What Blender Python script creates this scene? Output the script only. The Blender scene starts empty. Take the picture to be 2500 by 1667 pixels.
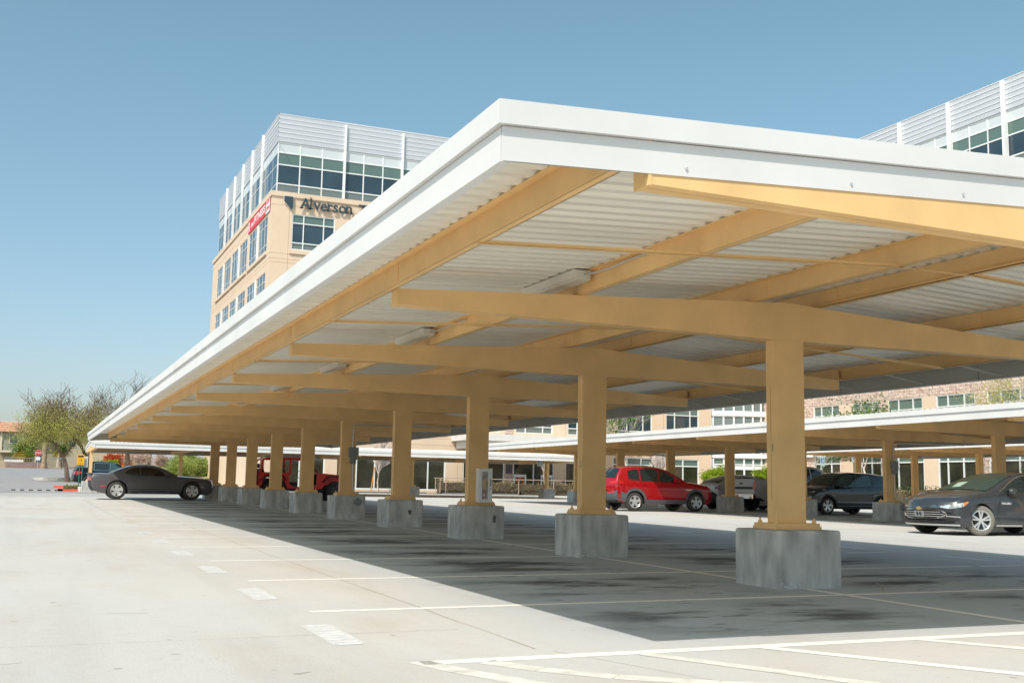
import bpy, math, random
from mathutils import Vector, Matrix
random.seed(7)
C = bpy.data.collections.new("place"); bpy.context.scene.collection.children.link(C)
sc = bpy.context.scene
# ---------------------------------------------------------------- camera (the origin is the camera's eye; ground is about 1.07 m below)
F, YAW, PITCH, ROLL = 2694.9, 0.40623, 0.13175, 0.01779
cam = bpy.data.cameras.new("camera"); cam.sensor_width = 36; cam.lens = F / 2500 * 36
cam.clip_start = 0.05; cam.clip_end = 20000
co = bpy.data.objects.new("camera", cam); C.objects.link(co); sc.camera = co
fw = Vector((math.sin(YAW) * math.cos(PITCH), math.cos(YAW) * math.cos(PITCH), math.sin(PITCH)))
r0 = Vector((math.cos(YAW), -math.sin(YAW), 0)); u0 = r0.cross(fw)
rr = r0 * math.cos(ROLL) + u0 * math.sin(ROLL); uu = -r0 * math.sin(ROLL) + u0 * math.cos(ROLL)
co.matrix_world = Matrix(((rr.x, uu.x, -fw.x, 0), (rr.y, uu.y, -fw.y, 0), (rr.z, uu.z, -fw.z, 0), (0, 0, 0, 1)))
# ---------------------------------------------------------------- sky, sun, exposure
SUNDIR = Vector((-2.03, -1.67, 3.03)).normalized()       # towards the sun
el = math.asin(SUNDIR.z); az = math.atan2(SUNDIR.x, SUNDIR.y)
w = bpy.data.worlds.new("World"); sc.world = w; w.use_nodes = True
nt = w.node_tree; bg = nt.nodes["Background"]
sky = nt.nodes.new("ShaderNodeTexSky"); sky.sky_type = 'NISHITA'; sky.sun_disc = False
sky.sun_elevation = el; sky.sun_rotation = az; sky.air_density = 1.0; sky.dust_density = 1.6; sky.ozone_density = 1.3
tint = nt.nodes.new("ShaderNodeMix"); tint.data_type = 'RGBA'; tint.blend_type = 'MULTIPLY'; tint.inputs[0].default_value = 1
tcw = nt.nodes.new("ShaderNodeTexCoord"); sxyz = nt.nodes.new("ShaderNodeSeparateXYZ"); cr_ = nt.nodes.new("ShaderNodeValToRGB")   # desert air: a little less green low down, more teal above
nt.links.new(tcw.outputs["Generated"], sxyz.inputs[0]); nt.links.new(sxyz.outputs[2], cr_.inputs[0])
cr_.color_ramp.elements[0].position = .0; cr_.color_ramp.elements[0].color = (.88, .76, .86, 1); cr_.color_ramp.elements[1].position = .36; cr_.color_ramp.elements[1].color = (.95, 1.0, .90, 1)
sc_ = nt.nodes.new("ShaderNodeMix"); sc_.data_type = 'RGBA'; sc_.blend_type = 'MULTIPLY'; sc_.inputs[0].default_value = 1; sc_.inputs[7].default_value = (1.0, 1.13, 1.06, 1)
nt.links.new(cr_.outputs[0], tint.inputs[7]); nt.links.new(sky.outputs[0], sc_.inputs[6]); nt.links.new(sc_.outputs[2], tint.inputs[6]); nt.links.new(tint.outputs[2], bg.inputs[0]); bg.inputs[1].default_value = 0.15
sl = bpy.data.lights.new("sun", 'SUN'); sl.energy = 3.95; sl.angle = math.radians(0.5); sl.color = (1, 0.925, 0.835)
so = bpy.data.objects.new("sun", sl); C.objects.link(so)
so.rotation_euler = (-SUNDIR).to_track_quat('-Z', 'Y').to_euler()
sc.view_settings.view_transform = 'Standard'; sc.view_settings.look = 'None'
sc.view_settings.exposure = 0.12; sc.view_settings.gamma = 1
sc.cycles.max_bounces = 10; sc.cycles.diffuse_bounces = 5; sc.cycles.glossy_bounces = 4
sc.cycles.use_adaptive_sampling = True; sc.cycles.use_denoising = True

# ---------------------------------------------------------------- materials
MATS = {}
def mat(name, col, rough=0.6, metal=0.0, noise=0.0, scale=3.0, bump=0.0, spec=0.5, col2=None, stretch=(1, 1, 1), coat=0.0, bscale=None, det=4):
    if name in MATS: return MATS[name]
    m = bpy.data.materials.new(name); m.use_nodes = True; n = m.node_tree; b = n.nodes["Principled BSDF"]
    b.inputs["Base Color"].default_value = (*col, 1); b.inputs["Roughness"].default_value = rough
    b.inputs["Metallic"].default_value = metal; b.inputs["Specular IOR Level"].default_value = spec
    if coat: b.inputs["Coat Weight"].default_value = coat; b.inputs["Coat Roughness"].default_value = 0.04
    if noise or bump:
        tc = n.nodes.new("ShaderNodeNewGeometry"); mp = n.nodes.new("ShaderNodeMapping"); mp.inputs["Scale"].default_value = stretch
        n.links.new(tc.outputs["Position"], mp.inputs[0])
        nz = n.nodes.new("ShaderNodeTexNoise"); nz.inputs["Scale"].default_value = scale; nz.inputs["Detail"].default_value = det
        n.links.new(mp.outputs[0], nz.inputs["Vector"])
        if noise:
            mx = n.nodes.new("ShaderNodeMix"); mx.data_type = 'RGBA'
            c2 = col2 or tuple(max(0, c * (1 - noise)) for c in col)
            mx.inputs[6].default_value = (*c2, 1); mx.inputs[7].default_value = (*[min(1, c * (1 + noise * .35)) for c in col], 1)
            rp = n.nodes.new("ShaderNodeMapRange"); rp.inputs[1].default_value = 0.3; rp.inputs[2].default_value = 0.7
            n.links.new(nz.outputs[0], rp.inputs[0]); n.links.new(rp.outputs[0], mx.inputs[0]); n.links.new(mx.outputs[2], b.inputs["Base Color"])
        if bump:
            bp = n.nodes.new("ShaderNodeBump"); bp.inputs["Strength"].default_value = bump; bp.inputs["Distance"].default_value = 0.02
            nb = nz
            if bscale:
                nb = n.nodes.new("ShaderNodeTexNoise"); nb.inputs["Scale"].default_value = bscale; nb.inputs["Detail"].default_value = 6
                n.links.new(mp.outputs[0], nb.inputs["Vector"])
            n.links.new(nb.outputs[0], bp.inputs["Height"]); n.links.new(bp.outputs[0], b.inputs["Normal"])
    MATS[name] = m; return m
white = mat("white_paint", (.73, .715, .70), .45, noise=.09, scale=1.1, bump=.12, bscale=2.2, det=8)
tan = mat("tan_paint", (.86, .555, .245), .55, noise=.12, scale=2.2, bump=.08, bscale=9, det=9)
deckm = mat("galvanized_deck", (.90, .86, .76), .42, .12, noise=.10, scale=1.5, stretch=(.3, 4, 1))
primer = mat("gray_primer", (.42, .43, .39), .6, noise=.08, scale=1)
blockm = mat("cast_concrete", (.57, .57, .555), .9, noise=.42, scale=2.6, bump=.5, bscale=30, stretch=(2, 2, .8), det=9)
boxm = mat("gray_electrical", (.22, .24, .25), .5)
steel = mat("galvanized_steel", (.55, .55, .54), .4, .6)
lens_m = mat("lamp_lens", (.60, .57, .48), .3)
black = mat("black_plastic", (.02, .02, .022), .6)
rubber = mat("tyre_rubber", (.045, .043, .04), .85, noise=.3, scale=30)
dusty = mat("dusty_tyre", (.20, .18, .155), .9, noise=.3, scale=20)
rimm = mat("alloy_rim", (.68, .69, .70), .3, .7)
chrome = mat("chrome", (.75, .76, .77), .12, 1.0)
cglass = mat("car_glass", (.012, .02, .02), .03, spec=.9)
peach = mat("peach_stucco", (.72, .56, .42), .85, noise=.05, scale=.6, bump=.08, bscale=30)
peach2 = mat("peach_panel", (.66, .48, .32), .85, noise=.05, scale=.6)
metalp = mat("metal_panel", (.60, .62, .66), .45, .25, noise=.04, scale=.4)
spandrel = mat("spandrel_panel", (.62, .66, .68), .35, .1)
mull = mat("window_mullion", (.78, .80, .80), .45)
gdark = mat("window_glass", (.030, .055, .075), .06, spec=1.0, noise=.5, scale=.35)
gblue = mat("clear_window_glass", (.035, .075, .11), .06, spec=1.0, noise=.4, scale=.4)
ggreen = mat("shaded_window_glass", (.11, .17, .15), .1, spec=.8)
ggray = mat("spandrel_glass", (.15, .185, .18), .12, spec=.8)
gground = mat("ground_floor_glass", (.035, .038, .022), .07, spec=.8, noise=.7, scale=.8, col2=(.012, .014, .01))
asphalt = mat("asphalt", (.31, .30, .305), .9, noise=.15, scale=1.2, bump=.1, bscale=40)
redk = mat("red_kerb_paint", (.72, .10, .05), .6, noise=.15, scale=5)
kerbm = mat("kerb_concrete", (.50, .47, .42), .9, noise=.15, scale=3)
bark = mat("bark_brown", (.16, .11, .085), .9, noise=.4, scale=6, bump=.4, bscale=20)
barkp = mat("pale_bark", (.66, .57, .52), .8, noise=.25, scale=6)
barkg = mat("green_bark", (.32, .30, .10), .8, noise=.25, scale=6)

# ---------------------------------------------------------------- mesh helpers
class MB:
    def __init__(s): s.v = []; s.f = []; s.mi = []
    def add(s, vs, fs, mi=0):
        o = len(s.v); s.v += [tuple(v) for v in vs]; s.f += [tuple(i + o for i in f) for f in fs]; s.mi += [mi] * len(fs); return s
    def box(s, a, b, mi=0, bev=0.0):
        x0, y0, z0 = [min(a[i], b[i]) for i in range(3)]; x1, y1, z1 = [max(a[i], b[i]) for i in range(3)]
        if not bev:
            return s.add([(x0, y0, z0), (x1, y0, z0), (x1, y1, z0), (x0, y1, z0), (x0, y0, z1), (x1, y0, z1), (x1, y1, z1), (x0, y1, z1)],
                         [(3, 2, 1, 0), (4, 5, 6, 7), (0, 1, 5, 4), (1, 2, 6, 5), (2, 3, 7, 6), (3, 0, 4, 7)], mi)
        c = bev; ring = lambda z, k: [(x0 + c, y0 + k, z), (x1 - c, y0 + k, z), (x1 - k, y0 + c, z), (x1 - k, y1 - c, z), (x1 - c, y1 - k, z), (x0 + c, y1 - k, z), (x0 + k, y1 - c, z), (x0 + k, y0 + c, z)]
        R = [ring(z0, 0), ring(z1 - c, 0), ring(z1 - .3 * c, .3 * c), [(min(max(p[0], x0 + c), x1 - c), min(max(p[1], y0 + c), y1 - c), z1) for p in ring(z1, 0)]]
        vs = sum(R, []); fs = []
        for k in range(3):
            for i in range(8): fs.append((k * 8 + i, k * 8 + (i + 1) % 8, k * 8 + 8 + (i + 1) % 8, k * 8 + 8 + i))
        fs.append(tuple(range(24, 32))); fs.append(tuple(range(7, -1, -1)))
        return s.add(vs, fs, mi)
    def prism(s, poly, d, mi=0):          # poly: 3d points, d: extrusion vector
        n = len(poly); d = Vector(d); a = [Vector(p) for p in poly]
        fs = [tuple(range(n - 1, -1, -1)), tuple(range(n, 2 * n))] + [(i, (i + 1) % n, n + (i + 1) % n, n + i) for i in range(n)]
        return s.add(a + [p + d for p in a], fs, mi)
    def tube(s, pts, r, seg=6, mi=0, cap=True):
        pts = [Vector(p) for p in pts]; n = len(pts); rs = r if isinstance(r, (list, tuple)) else [r] * n; vs = []; fs = []
        up = Vector((0.13, 0.21, 0.97))
        for i, p in enumerate(pts):
            t = (pts[min(i + 1, n - 1)] - pts[max(i - 1, 0)])
            if t.length < 1e-9: t = Vector((0, 0, 1))
            t.normalize(); a = t.cross(up)
            if a.length < .05: a = t.cross(Vector((1, 0, 0)))
            a.normalize(); b = t.cross(a)
            for k in range(seg):
                th = 2 * math.pi * k / seg; vs.append(p + (a * math.cos(th) + b * math.sin(th)) * rs[i])
        for i in range(n - 1):
            for k in range(seg): fs.append((i * seg + k, i * seg + (k + 1) % seg, (i + 1) * seg + (k + 1) % seg, (i + 1) * seg + k))
        if cap: fs += [tuple(range(seg - 1, -1, -1)), tuple(range((n - 1) * seg, n * seg))]
        return s.add(vs, fs, mi)
    def bar(s, a, b, wx, wz, mi=0):       # rectangular bar between two points
        a = Vector(a); b = Vector(b); t = (b - a).normalized(); sd = t.cross(Vector((0, 0, 1)))
        if sd.length < .01: sd = Vector((1, 0, 0))
        sd.normalize(); u = sd.cross(t); q = [sd * wx / 2 + u * wz / 2, -sd * wx / 2 + u * wz / 2, -sd * wx / 2 - u * wz / 2, sd * wx / 2 - u * wz / 2]
        return s.prism([a + k for k in q], b - a, mi)
    def grid(s, rows, mi=0, flip=False):
        n = len(rows[0]); vs = sum([list(r) for r in rows], []); fs = []
        for i in range(len(rows) - 1):
            for j in range(n - 1):
                q = (i * n + j, i * n + j + 1, (i + 1) * n + j + 1, (i + 1) * n + j); fs.append(q[::-1] if flip else q)
        return s.add(vs, fs, mi)
    def lathe(s, prof, axis_pt=(0, 0, 0), seg=28, mi=0, close=False):  # profile (r, y) spun round the y axis
        n = len(prof); vs = []; fs = []
        for k in range(seg):
            th = 2 * math.pi * k / seg
            for r, y in prof: vs.append((axis_pt[0] + r * math.cos(th), axis_pt[1] + y, axis_pt[2] + r * math.sin(th)))
        m = n if close else n - 1
        for k in range(seg):
            for i in range(m):
                fs.append((k * n + i, k * n + (i + 1) % n, ((k + 1) % seg) * n + (i + 1) % n, ((k + 1) % seg) * n + i))
        return s.add(vs, fs, mi)
    def build(s, name, mats, parent=None, smooth=None, fixn=True, **tags):
        me = bpy.data.meshes.new(name); me.from_pydata(s.v, [], s.f)
        mats = mats if isinstance(mats, (list, tuple)) else [mats]
        for m in mats: me.materials.append(m)
        if len(mats) > 1: me.polygons.foreach_set("material_index", s.mi)
        if fixn:
            import bmesh
            bm = bmesh.new(); bm.from_mesh(me); bmesh.ops.recalc_face_normals(bm, faces=bm.faces); bm.to_mesh(me); bm.free()
        if smooth:
            me.polygons.foreach_set("use_smooth", [True] * len(me.polygons)); me.set_sharp_from_angle(angle=math.radians(smooth))
        me.update()
        o = bpy.data.objects.new(name, me); C.objects.link(o)
        if parent: o.parent = parent
        for k, v in tags.items(): o[k] = v
        return o
def empty(name, label, cat, loc=(0, 0, 0), rz=0, group=None):
    o = bpy.data.objects.new(name, None); C.objects.link(o); o.location = loc; o.rotation_euler = (0, 0, rz); o.empty_display_size = .2
    o['label'] = label; o['category'] = cat
    if group: o['group'] = group
    return o
def copy_tree(o, parent=None):
    c = o.copy(); C.objects.link(c)
    if parent: c.parent = parent
    for ch in list(o.children): copy_tree(ch, c)
    return c
def gz(x, y):
    z = -1.07341 + .00652 * y + .00365 * max(min(x, 12), -30)
    if y > 84:
        k = min(1, max(0, (18 - x) / 4)); z += .02 * min(y - 84, 90) * k * k * (3 - 2 * k)
    return z
def lerp(a, b, t): return a + (b - a) * t
def ip(P, x):                              # piecewise smooth interpolation of (x, v) points
    if x <= P[0][0]: return P[0][1]
    for (a, va), (b, vb) in zip(P, P[1:]):
        if x <= b: return lerp(va, vb, (x - a) / (b - a))
    return P[-1][1]
def text_mesh(txt, size, ext, bold=0.0):
    cu = bpy.data.curves.new("t", 'FONT'); cu.body = txt; cu.size = size; cu.extrude = ext; cu.offset = bold; cu.resolution_u = 3
    o = bpy.data.objects.new("t", cu); C.objects.link(o); bpy.context.view_layer.update()
    me = bpy.data.meshes.new_from_object(o.evaluated_get(bpy.context.evaluated_depsgraph_get()))
    vs = [tuple(v.co) for v in me.vertices]; fs = [tuple(p.vertices) for p in me.polygons]
    bpy.data.objects.remove(o); bpy.data.curves.remove(cu); bpy.data.meshes.remove(me); return vs, fs

# ================================================================ GROUND
def concrete_material():
    m = bpy.data.materials.new("lot_concrete"); m.use_nodes = True; n = m.node_tree; L = n.links; b = n.nodes["Principled BSDF"]
    b.inputs["Roughness"].default_value = .88; b.inputs["Specular IOR Level"].default_value = .25
    g = n.nodes.new("ShaderNodeNewGeometry"); sp = n.nodes.new("ShaderNodeSeparateXYZ"); L.new(g.outputs["Position"], sp.inputs[0])
    def noise(scale, det=5, st=(1, 1, 1), rough=.55):
        mp = n.nodes.new("ShaderNodeMapping"); mp.inputs["Scale"].default_value = st; L.new(g.outputs["Position"], mp.inputs[0])
        z = n.nodes.new("ShaderNodeTexNoise"); z.inputs["Scale"].default_value = scale; z.inputs["Detail"].default_value = det; z.inputs["Roughness"].default_value = rough
        L.new(mp.outputs[0], z.inputs["Vector"]); return z.outputs[0]
    def rng(v, a, b_, c=0., d=1.):
        r = n.nodes.new("ShaderNodeMapRange"); r.interpolation_type = 'SMOOTHSTEP'
        for i, q in enumerate((a, b_, c, d)): r.inputs[i + 1].default_value = q
        L.new(v, r.inputs[0]); return r.outputs[0]
    def mth(op, a, b_=None):
        r = n.nodes.new("ShaderNodeMath"); r.operation = op
        for i, q in enumerate((a, b_)):
            if q is None: continue
            if isinstance(q, (int, float)): r.inputs[i].default_value = q
            else: L.new(q, r.inputs[i])
        return r.outputs[0]
    def mix(f, a, b_):
        r = n.nodes.new("ShaderNodeMix"); r.data_type = 'RGBA'
        if isinstance(f, (int, float)): r.inputs[0].default_value = f
        else: L.new(f, r.inputs[0])
        for i, q in ((6, a), (7, b_)):
            if isinstance(q, tuple): r.inputs[i].default_value = (*q, 1)
            else: L.new(q, r.inputs[i])
        return r.outputs[2]
    base = mix(rng(noise(.35, 3), .35, .65), (.545, .52, .485), (.515, .505, .485))
    base = mix(mth('MULTIPLY', rng(noise(1.1, 6, (1, .35, 1)), .46, .70), .60), base, (.47, .415, .355))
    base = mix(mth('MULTIPLY', rng(noise(7, 7, (1, 1, 1), .7), .48, .75), .35), base, (.44, .40, .36))
    base = mix(mth('MULTIPLY', rng(noise(60, 3), .45, .75), .25), base, (.40, .38, .35))
    # worn grey drive lane further off
    base = mix(mth('MULTIPLY', mth('MULTIPLY', rng(sp.outputs[1], 49, 58), rng(sp.outputs[0], 16, 9)), .7), base, (.30, .30, .30))
    lane = mth('MULTIPLY', rng(noise(1.3, 4, (1.6, .10, 1)), .45, .7), rng(sp.outputs[0], 4.5, 1.5))
    base = mix(mth('MULTIPLY', lane, .20), base, (.36, .34, .31))
    base = mix(mth('MULTIPLY', rng(noise(.16, 2), .42, .6), .22), base, (.60, .60, .585))
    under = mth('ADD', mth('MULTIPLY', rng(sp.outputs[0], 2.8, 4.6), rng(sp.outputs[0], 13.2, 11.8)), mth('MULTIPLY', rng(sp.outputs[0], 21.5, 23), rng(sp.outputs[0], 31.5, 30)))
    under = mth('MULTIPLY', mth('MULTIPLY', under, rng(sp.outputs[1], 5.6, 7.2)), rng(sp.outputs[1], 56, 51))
    base = mix(mth('MULTIPLY', under, .55), base, (.38, .45, .51))  # cool blue canopy shade painted into the ground colour, with some parking dirt
    # oil and tyre stains inside the stalls
    def band(v, a, b_, c, d): return mth('MULTIPLY', rng(v, a, b_), rng(v, d, c))
    X, Y = sp.outputs[0], sp.outputs[1]
    stall = mth('ADD', band(X, 3.6, 4.9, 6.3, 7.3), band(X, 7.9, 8.8, 10.4, 12.2))
    stall = mth('ADD', stall, band(X, 22.2, 23.5, 25.0, 25.8)); stall = mth('ADD', stall, band(X, 26.4, 27.3, 28.7, 30.5))
    inrow = mth('MULTIPLY', rng(Y, 6.4, 7.6), rng(Y, 54, 50))
    wv = mth('ABSOLUTE', mth('SINE', mth('MULTIPLY', mth('SUBTRACT', Y, 6.17), math.pi / 2.743)))
    st = mth('MULTIPLY', mth('MULTIPLY', stall, inrow), mth('MULTIPLY', rng(wv, .15, .85), rng(noise(1.15, 7, (.55, 1.25, 1), .62), .425, .62)))
    base = mix(mth('MULTIPLY', st, .88), base, (.055, .06, .062))
    sp2 = mth('MULTIPLY', mth('MULTIPLY', stall, inrow), rng(noise(5.5, 3, (.5, 1, 1)), .62, .70))
    base = mix(mth('MULTIPLY', sp2, .6), base, (.10, .095, .09))
    spots = rng(noise(6.5, 2, (.8, 1.1, 1), .4), .74, .77)
    base = mix(mth('MULTIPLY', spots, .45), base, (.12, .11, .10))
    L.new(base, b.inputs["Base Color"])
    bp = n.nodes.new("ShaderNodeBump"); bp.inputs["Strength"].default_value = .3; bp.inputs["Distance"].default_value = .01
    L.new(noise(45, 8), bp.inputs["Height"]); L.new(bp.outputs[0], b.inputs["Normal"])
    return m
xs = [-1500, -400, -120, -60, -30, 0, 6, 12, 14, 15, 16, 17, 18, 24, 40, 80, 160, 500, 1500]
ys = [-60, -20, 0, 10, 20, 40, 60, 84, 90, 100, 120, 140, 160, 174, 220, 400, 900, 3000]
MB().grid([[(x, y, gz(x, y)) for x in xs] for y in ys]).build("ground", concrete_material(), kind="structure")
def sheet(mb, x0, y0, x1, y1, h, nx=1, ny=1, mi=0):
    mb.grid([[(lerp(x0, x1, i / nx), lerp(y0, y1, j / ny), gz(lerp(x0, x1, i / nx), lerp(y0, y1, j / ny)) + h) for i in range(nx + 1)] for j in range(ny + 1)], mi)
road = MB()
for y0, y1 in zip([62, 84, 90, 100, 120, 140], [84, 90, 100, 120, 140, 158.2]):
    sheet(road, -60, y0, 0, y1, .006); sheet(road, 0, y0, 13.8, y1, .006)
road.build("road", asphalt, kind="structure")
dirt = MB()
for y0, y1 in zip([158.2, 160, 174, 220], [160, 174, 220, 420]):
    for x0, x1 in zip([-400, -120, -30, 0, 6, 12], [-120, -30, 0, 6, 12, 14]): sheet(dirt, x0, y0, x1, y1, .004)
dirt.build("dirt_ground", mat("desert_dirt", (.34, .27, .19), .95, noise=.2, scale=.5), kind="structure")
# painted lines of the big lot
paint = mat("lane_paint", (.84, .83, .78), .7, noise=.1, scale=14, col2=(.74, .72, .66))
paintw = mat("worn_paint", (.68, .66, .60), .75, noise=.35, scale=9, col2=(.56, .53, .48))
stencil = mat("stencil_paint", (.74, .75, .76), .7, noise=.2, scale=20)
tarm = mat("joint_sealant", (.36, .31, .26), .9)
ml = MB()
def line(mb, a, b, wd=.10, h=.0015, mi=0, seg=1):
    a = Vector(a); b = Vector(b); t = (b - a).normalized(); s = Vector((-t.y, t.x)) * wd / 2
    for k in range(seg):
        p = a.lerp(b, k / seg); q = a.lerp(b, (k + 1) / seg)
        mb.add([(c.x, c.y, gz(c.x, c.y) + h) for c in (p - s, q - s, q + s, p + s)], [(0, 1, 2, 3)], mi)
YS = [6.17 + 2.743 * k for k in range(17)]
for k, y in enumerate(YS):
    if k == 0: continue
    line(ml, (2.12, y), (7.53, y), seg=2); line(ml, (7.53, y), (12.93, y), seg=3)
line(ml, (7.45, 3.0), (7.45, 6.1), seg=2); line(ml, (7.45, 6.24), (7.45, YS[-1] - .06), h=.0025, seg=24)
for y in YS[:-1]:
    line(ml, (13.25, y + .9), (13.25, y + 1.85), .16, mi=2)
for k in range(12):                                        # stalls under the second canopy
    y = 10.5 + 2.743 * k
    line(ml, (20.7, y), (26.0, y), seg=2); line(ml, (26.2, y), (31.5, y), seg=2)
line(ml, (26.1, 8), (26.1, 52), seg=20)
# end island hatching
line(ml, (2.17, 6.30), (9.6, 6.22), .13, seg=4)
arc = [(2.17, 6.36), (2.30, 5.98), (2.52, 5.52), (2.9, 5.0), (3.4, 4.55), (4.1, 4.1), (5.2, 3.6)]
arc2 = [(2.55, 6.24), (2.75, 5.9), (3.05, 5.55), (3.5, 5.2), (4.1, 4.85)]
for P in (arc, arc2):
    for a, b in zip(P, P[1:]): line(ml, a, b, .15, mi=1)
line(ml, (3.62, 6.22), (4.45, 4.62), .13, h=.0025, mi=1); line(ml, (4.53, 6.22), (5.55, 4.62), .12, h=.0025); line(ml, (5.85, 6.22), (6.75, 4.9), .12, h=.0025)
line(ml, (5.2, 3.6), (9.0, 3.3), .15, mi=1)
ml.build("stall_lines", [paint, paintw, stencil], fixn=False, kind="structure")
stn = MB()                                                  # worn stencilled words at each stall mouth: bars of paint
for k in range(15):
    yc = YS[k] + 1.45; random.seed(k)
    for j in range(9):
        y = yc - .5 + j * .115
        sheet(stn, 1.88 + random.uniform(0, .02), y, 2.05, y + random.uniform(.04, .07), .0022)
    sheet(stn, 1.86, yc - .47, 2.08, yc + .5, .0012, mi=1)
stn.build("stall_stencils", [stencil, mat("stencil_ground", (.62, .61, .585), .85, noise=.15, scale=8)], fixn=False, kind="structure")
jn = MB(); random.seed(3)
def crack(mb, a, b, wd, n, jit):
    a = Vector(a); b = Vector(b); P = [a.lerp(b, i / n) + Vector((random.uniform(-jit, jit), random.uniform(-jit, jit))) for i in range(n + 1)]
    for p, q in zip(P, P[1:]):
        line(mb, p, q, wd * random.uniform(.5, 1.1), h=.0008)
crack(jn, (3.05, 6.6), (3.12, 48), .016, 90, .012); crack(jn, (3.12, 6.5), (4.6, 2.0), .007, 12, .02)
for k in range(8): crack(jn, (-12, 7.62 + 4.57 * k), (2.9, 7.62 + 4.57 * k), .006, 10, .004)
for x in (-1.5, -6.0): crack(jn, (x, 2), (x, 55), .006, 30, .004)
for x, y in ((1.1, 5.2), (-.3, 6.9), (.6, 9.2), (2.4, 4.6), (-1.4, 11)): crack(jn, (x, y), (x + random.uniform(.15, .4), y + random.uniform(-.1, .1)), .012, 5, .02)
for k in range(7):
    x = random.uniform(3, 11); y = random.uniform(7, 20); crack(jn, (x, y), (x + random.uniform(-1, 1), y + random.uniform(-.8, .8)), .018, 7, .05)
crack(jn, (8.15, 9.1), (8.75, 9.9), .02, 6, .03); crack(jn, (6.3, 9.9), (6.7, 10.7), .02, 6, .03)
jn.build("pavement_joints", tarm, fixn=False, kind="structure")

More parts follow.
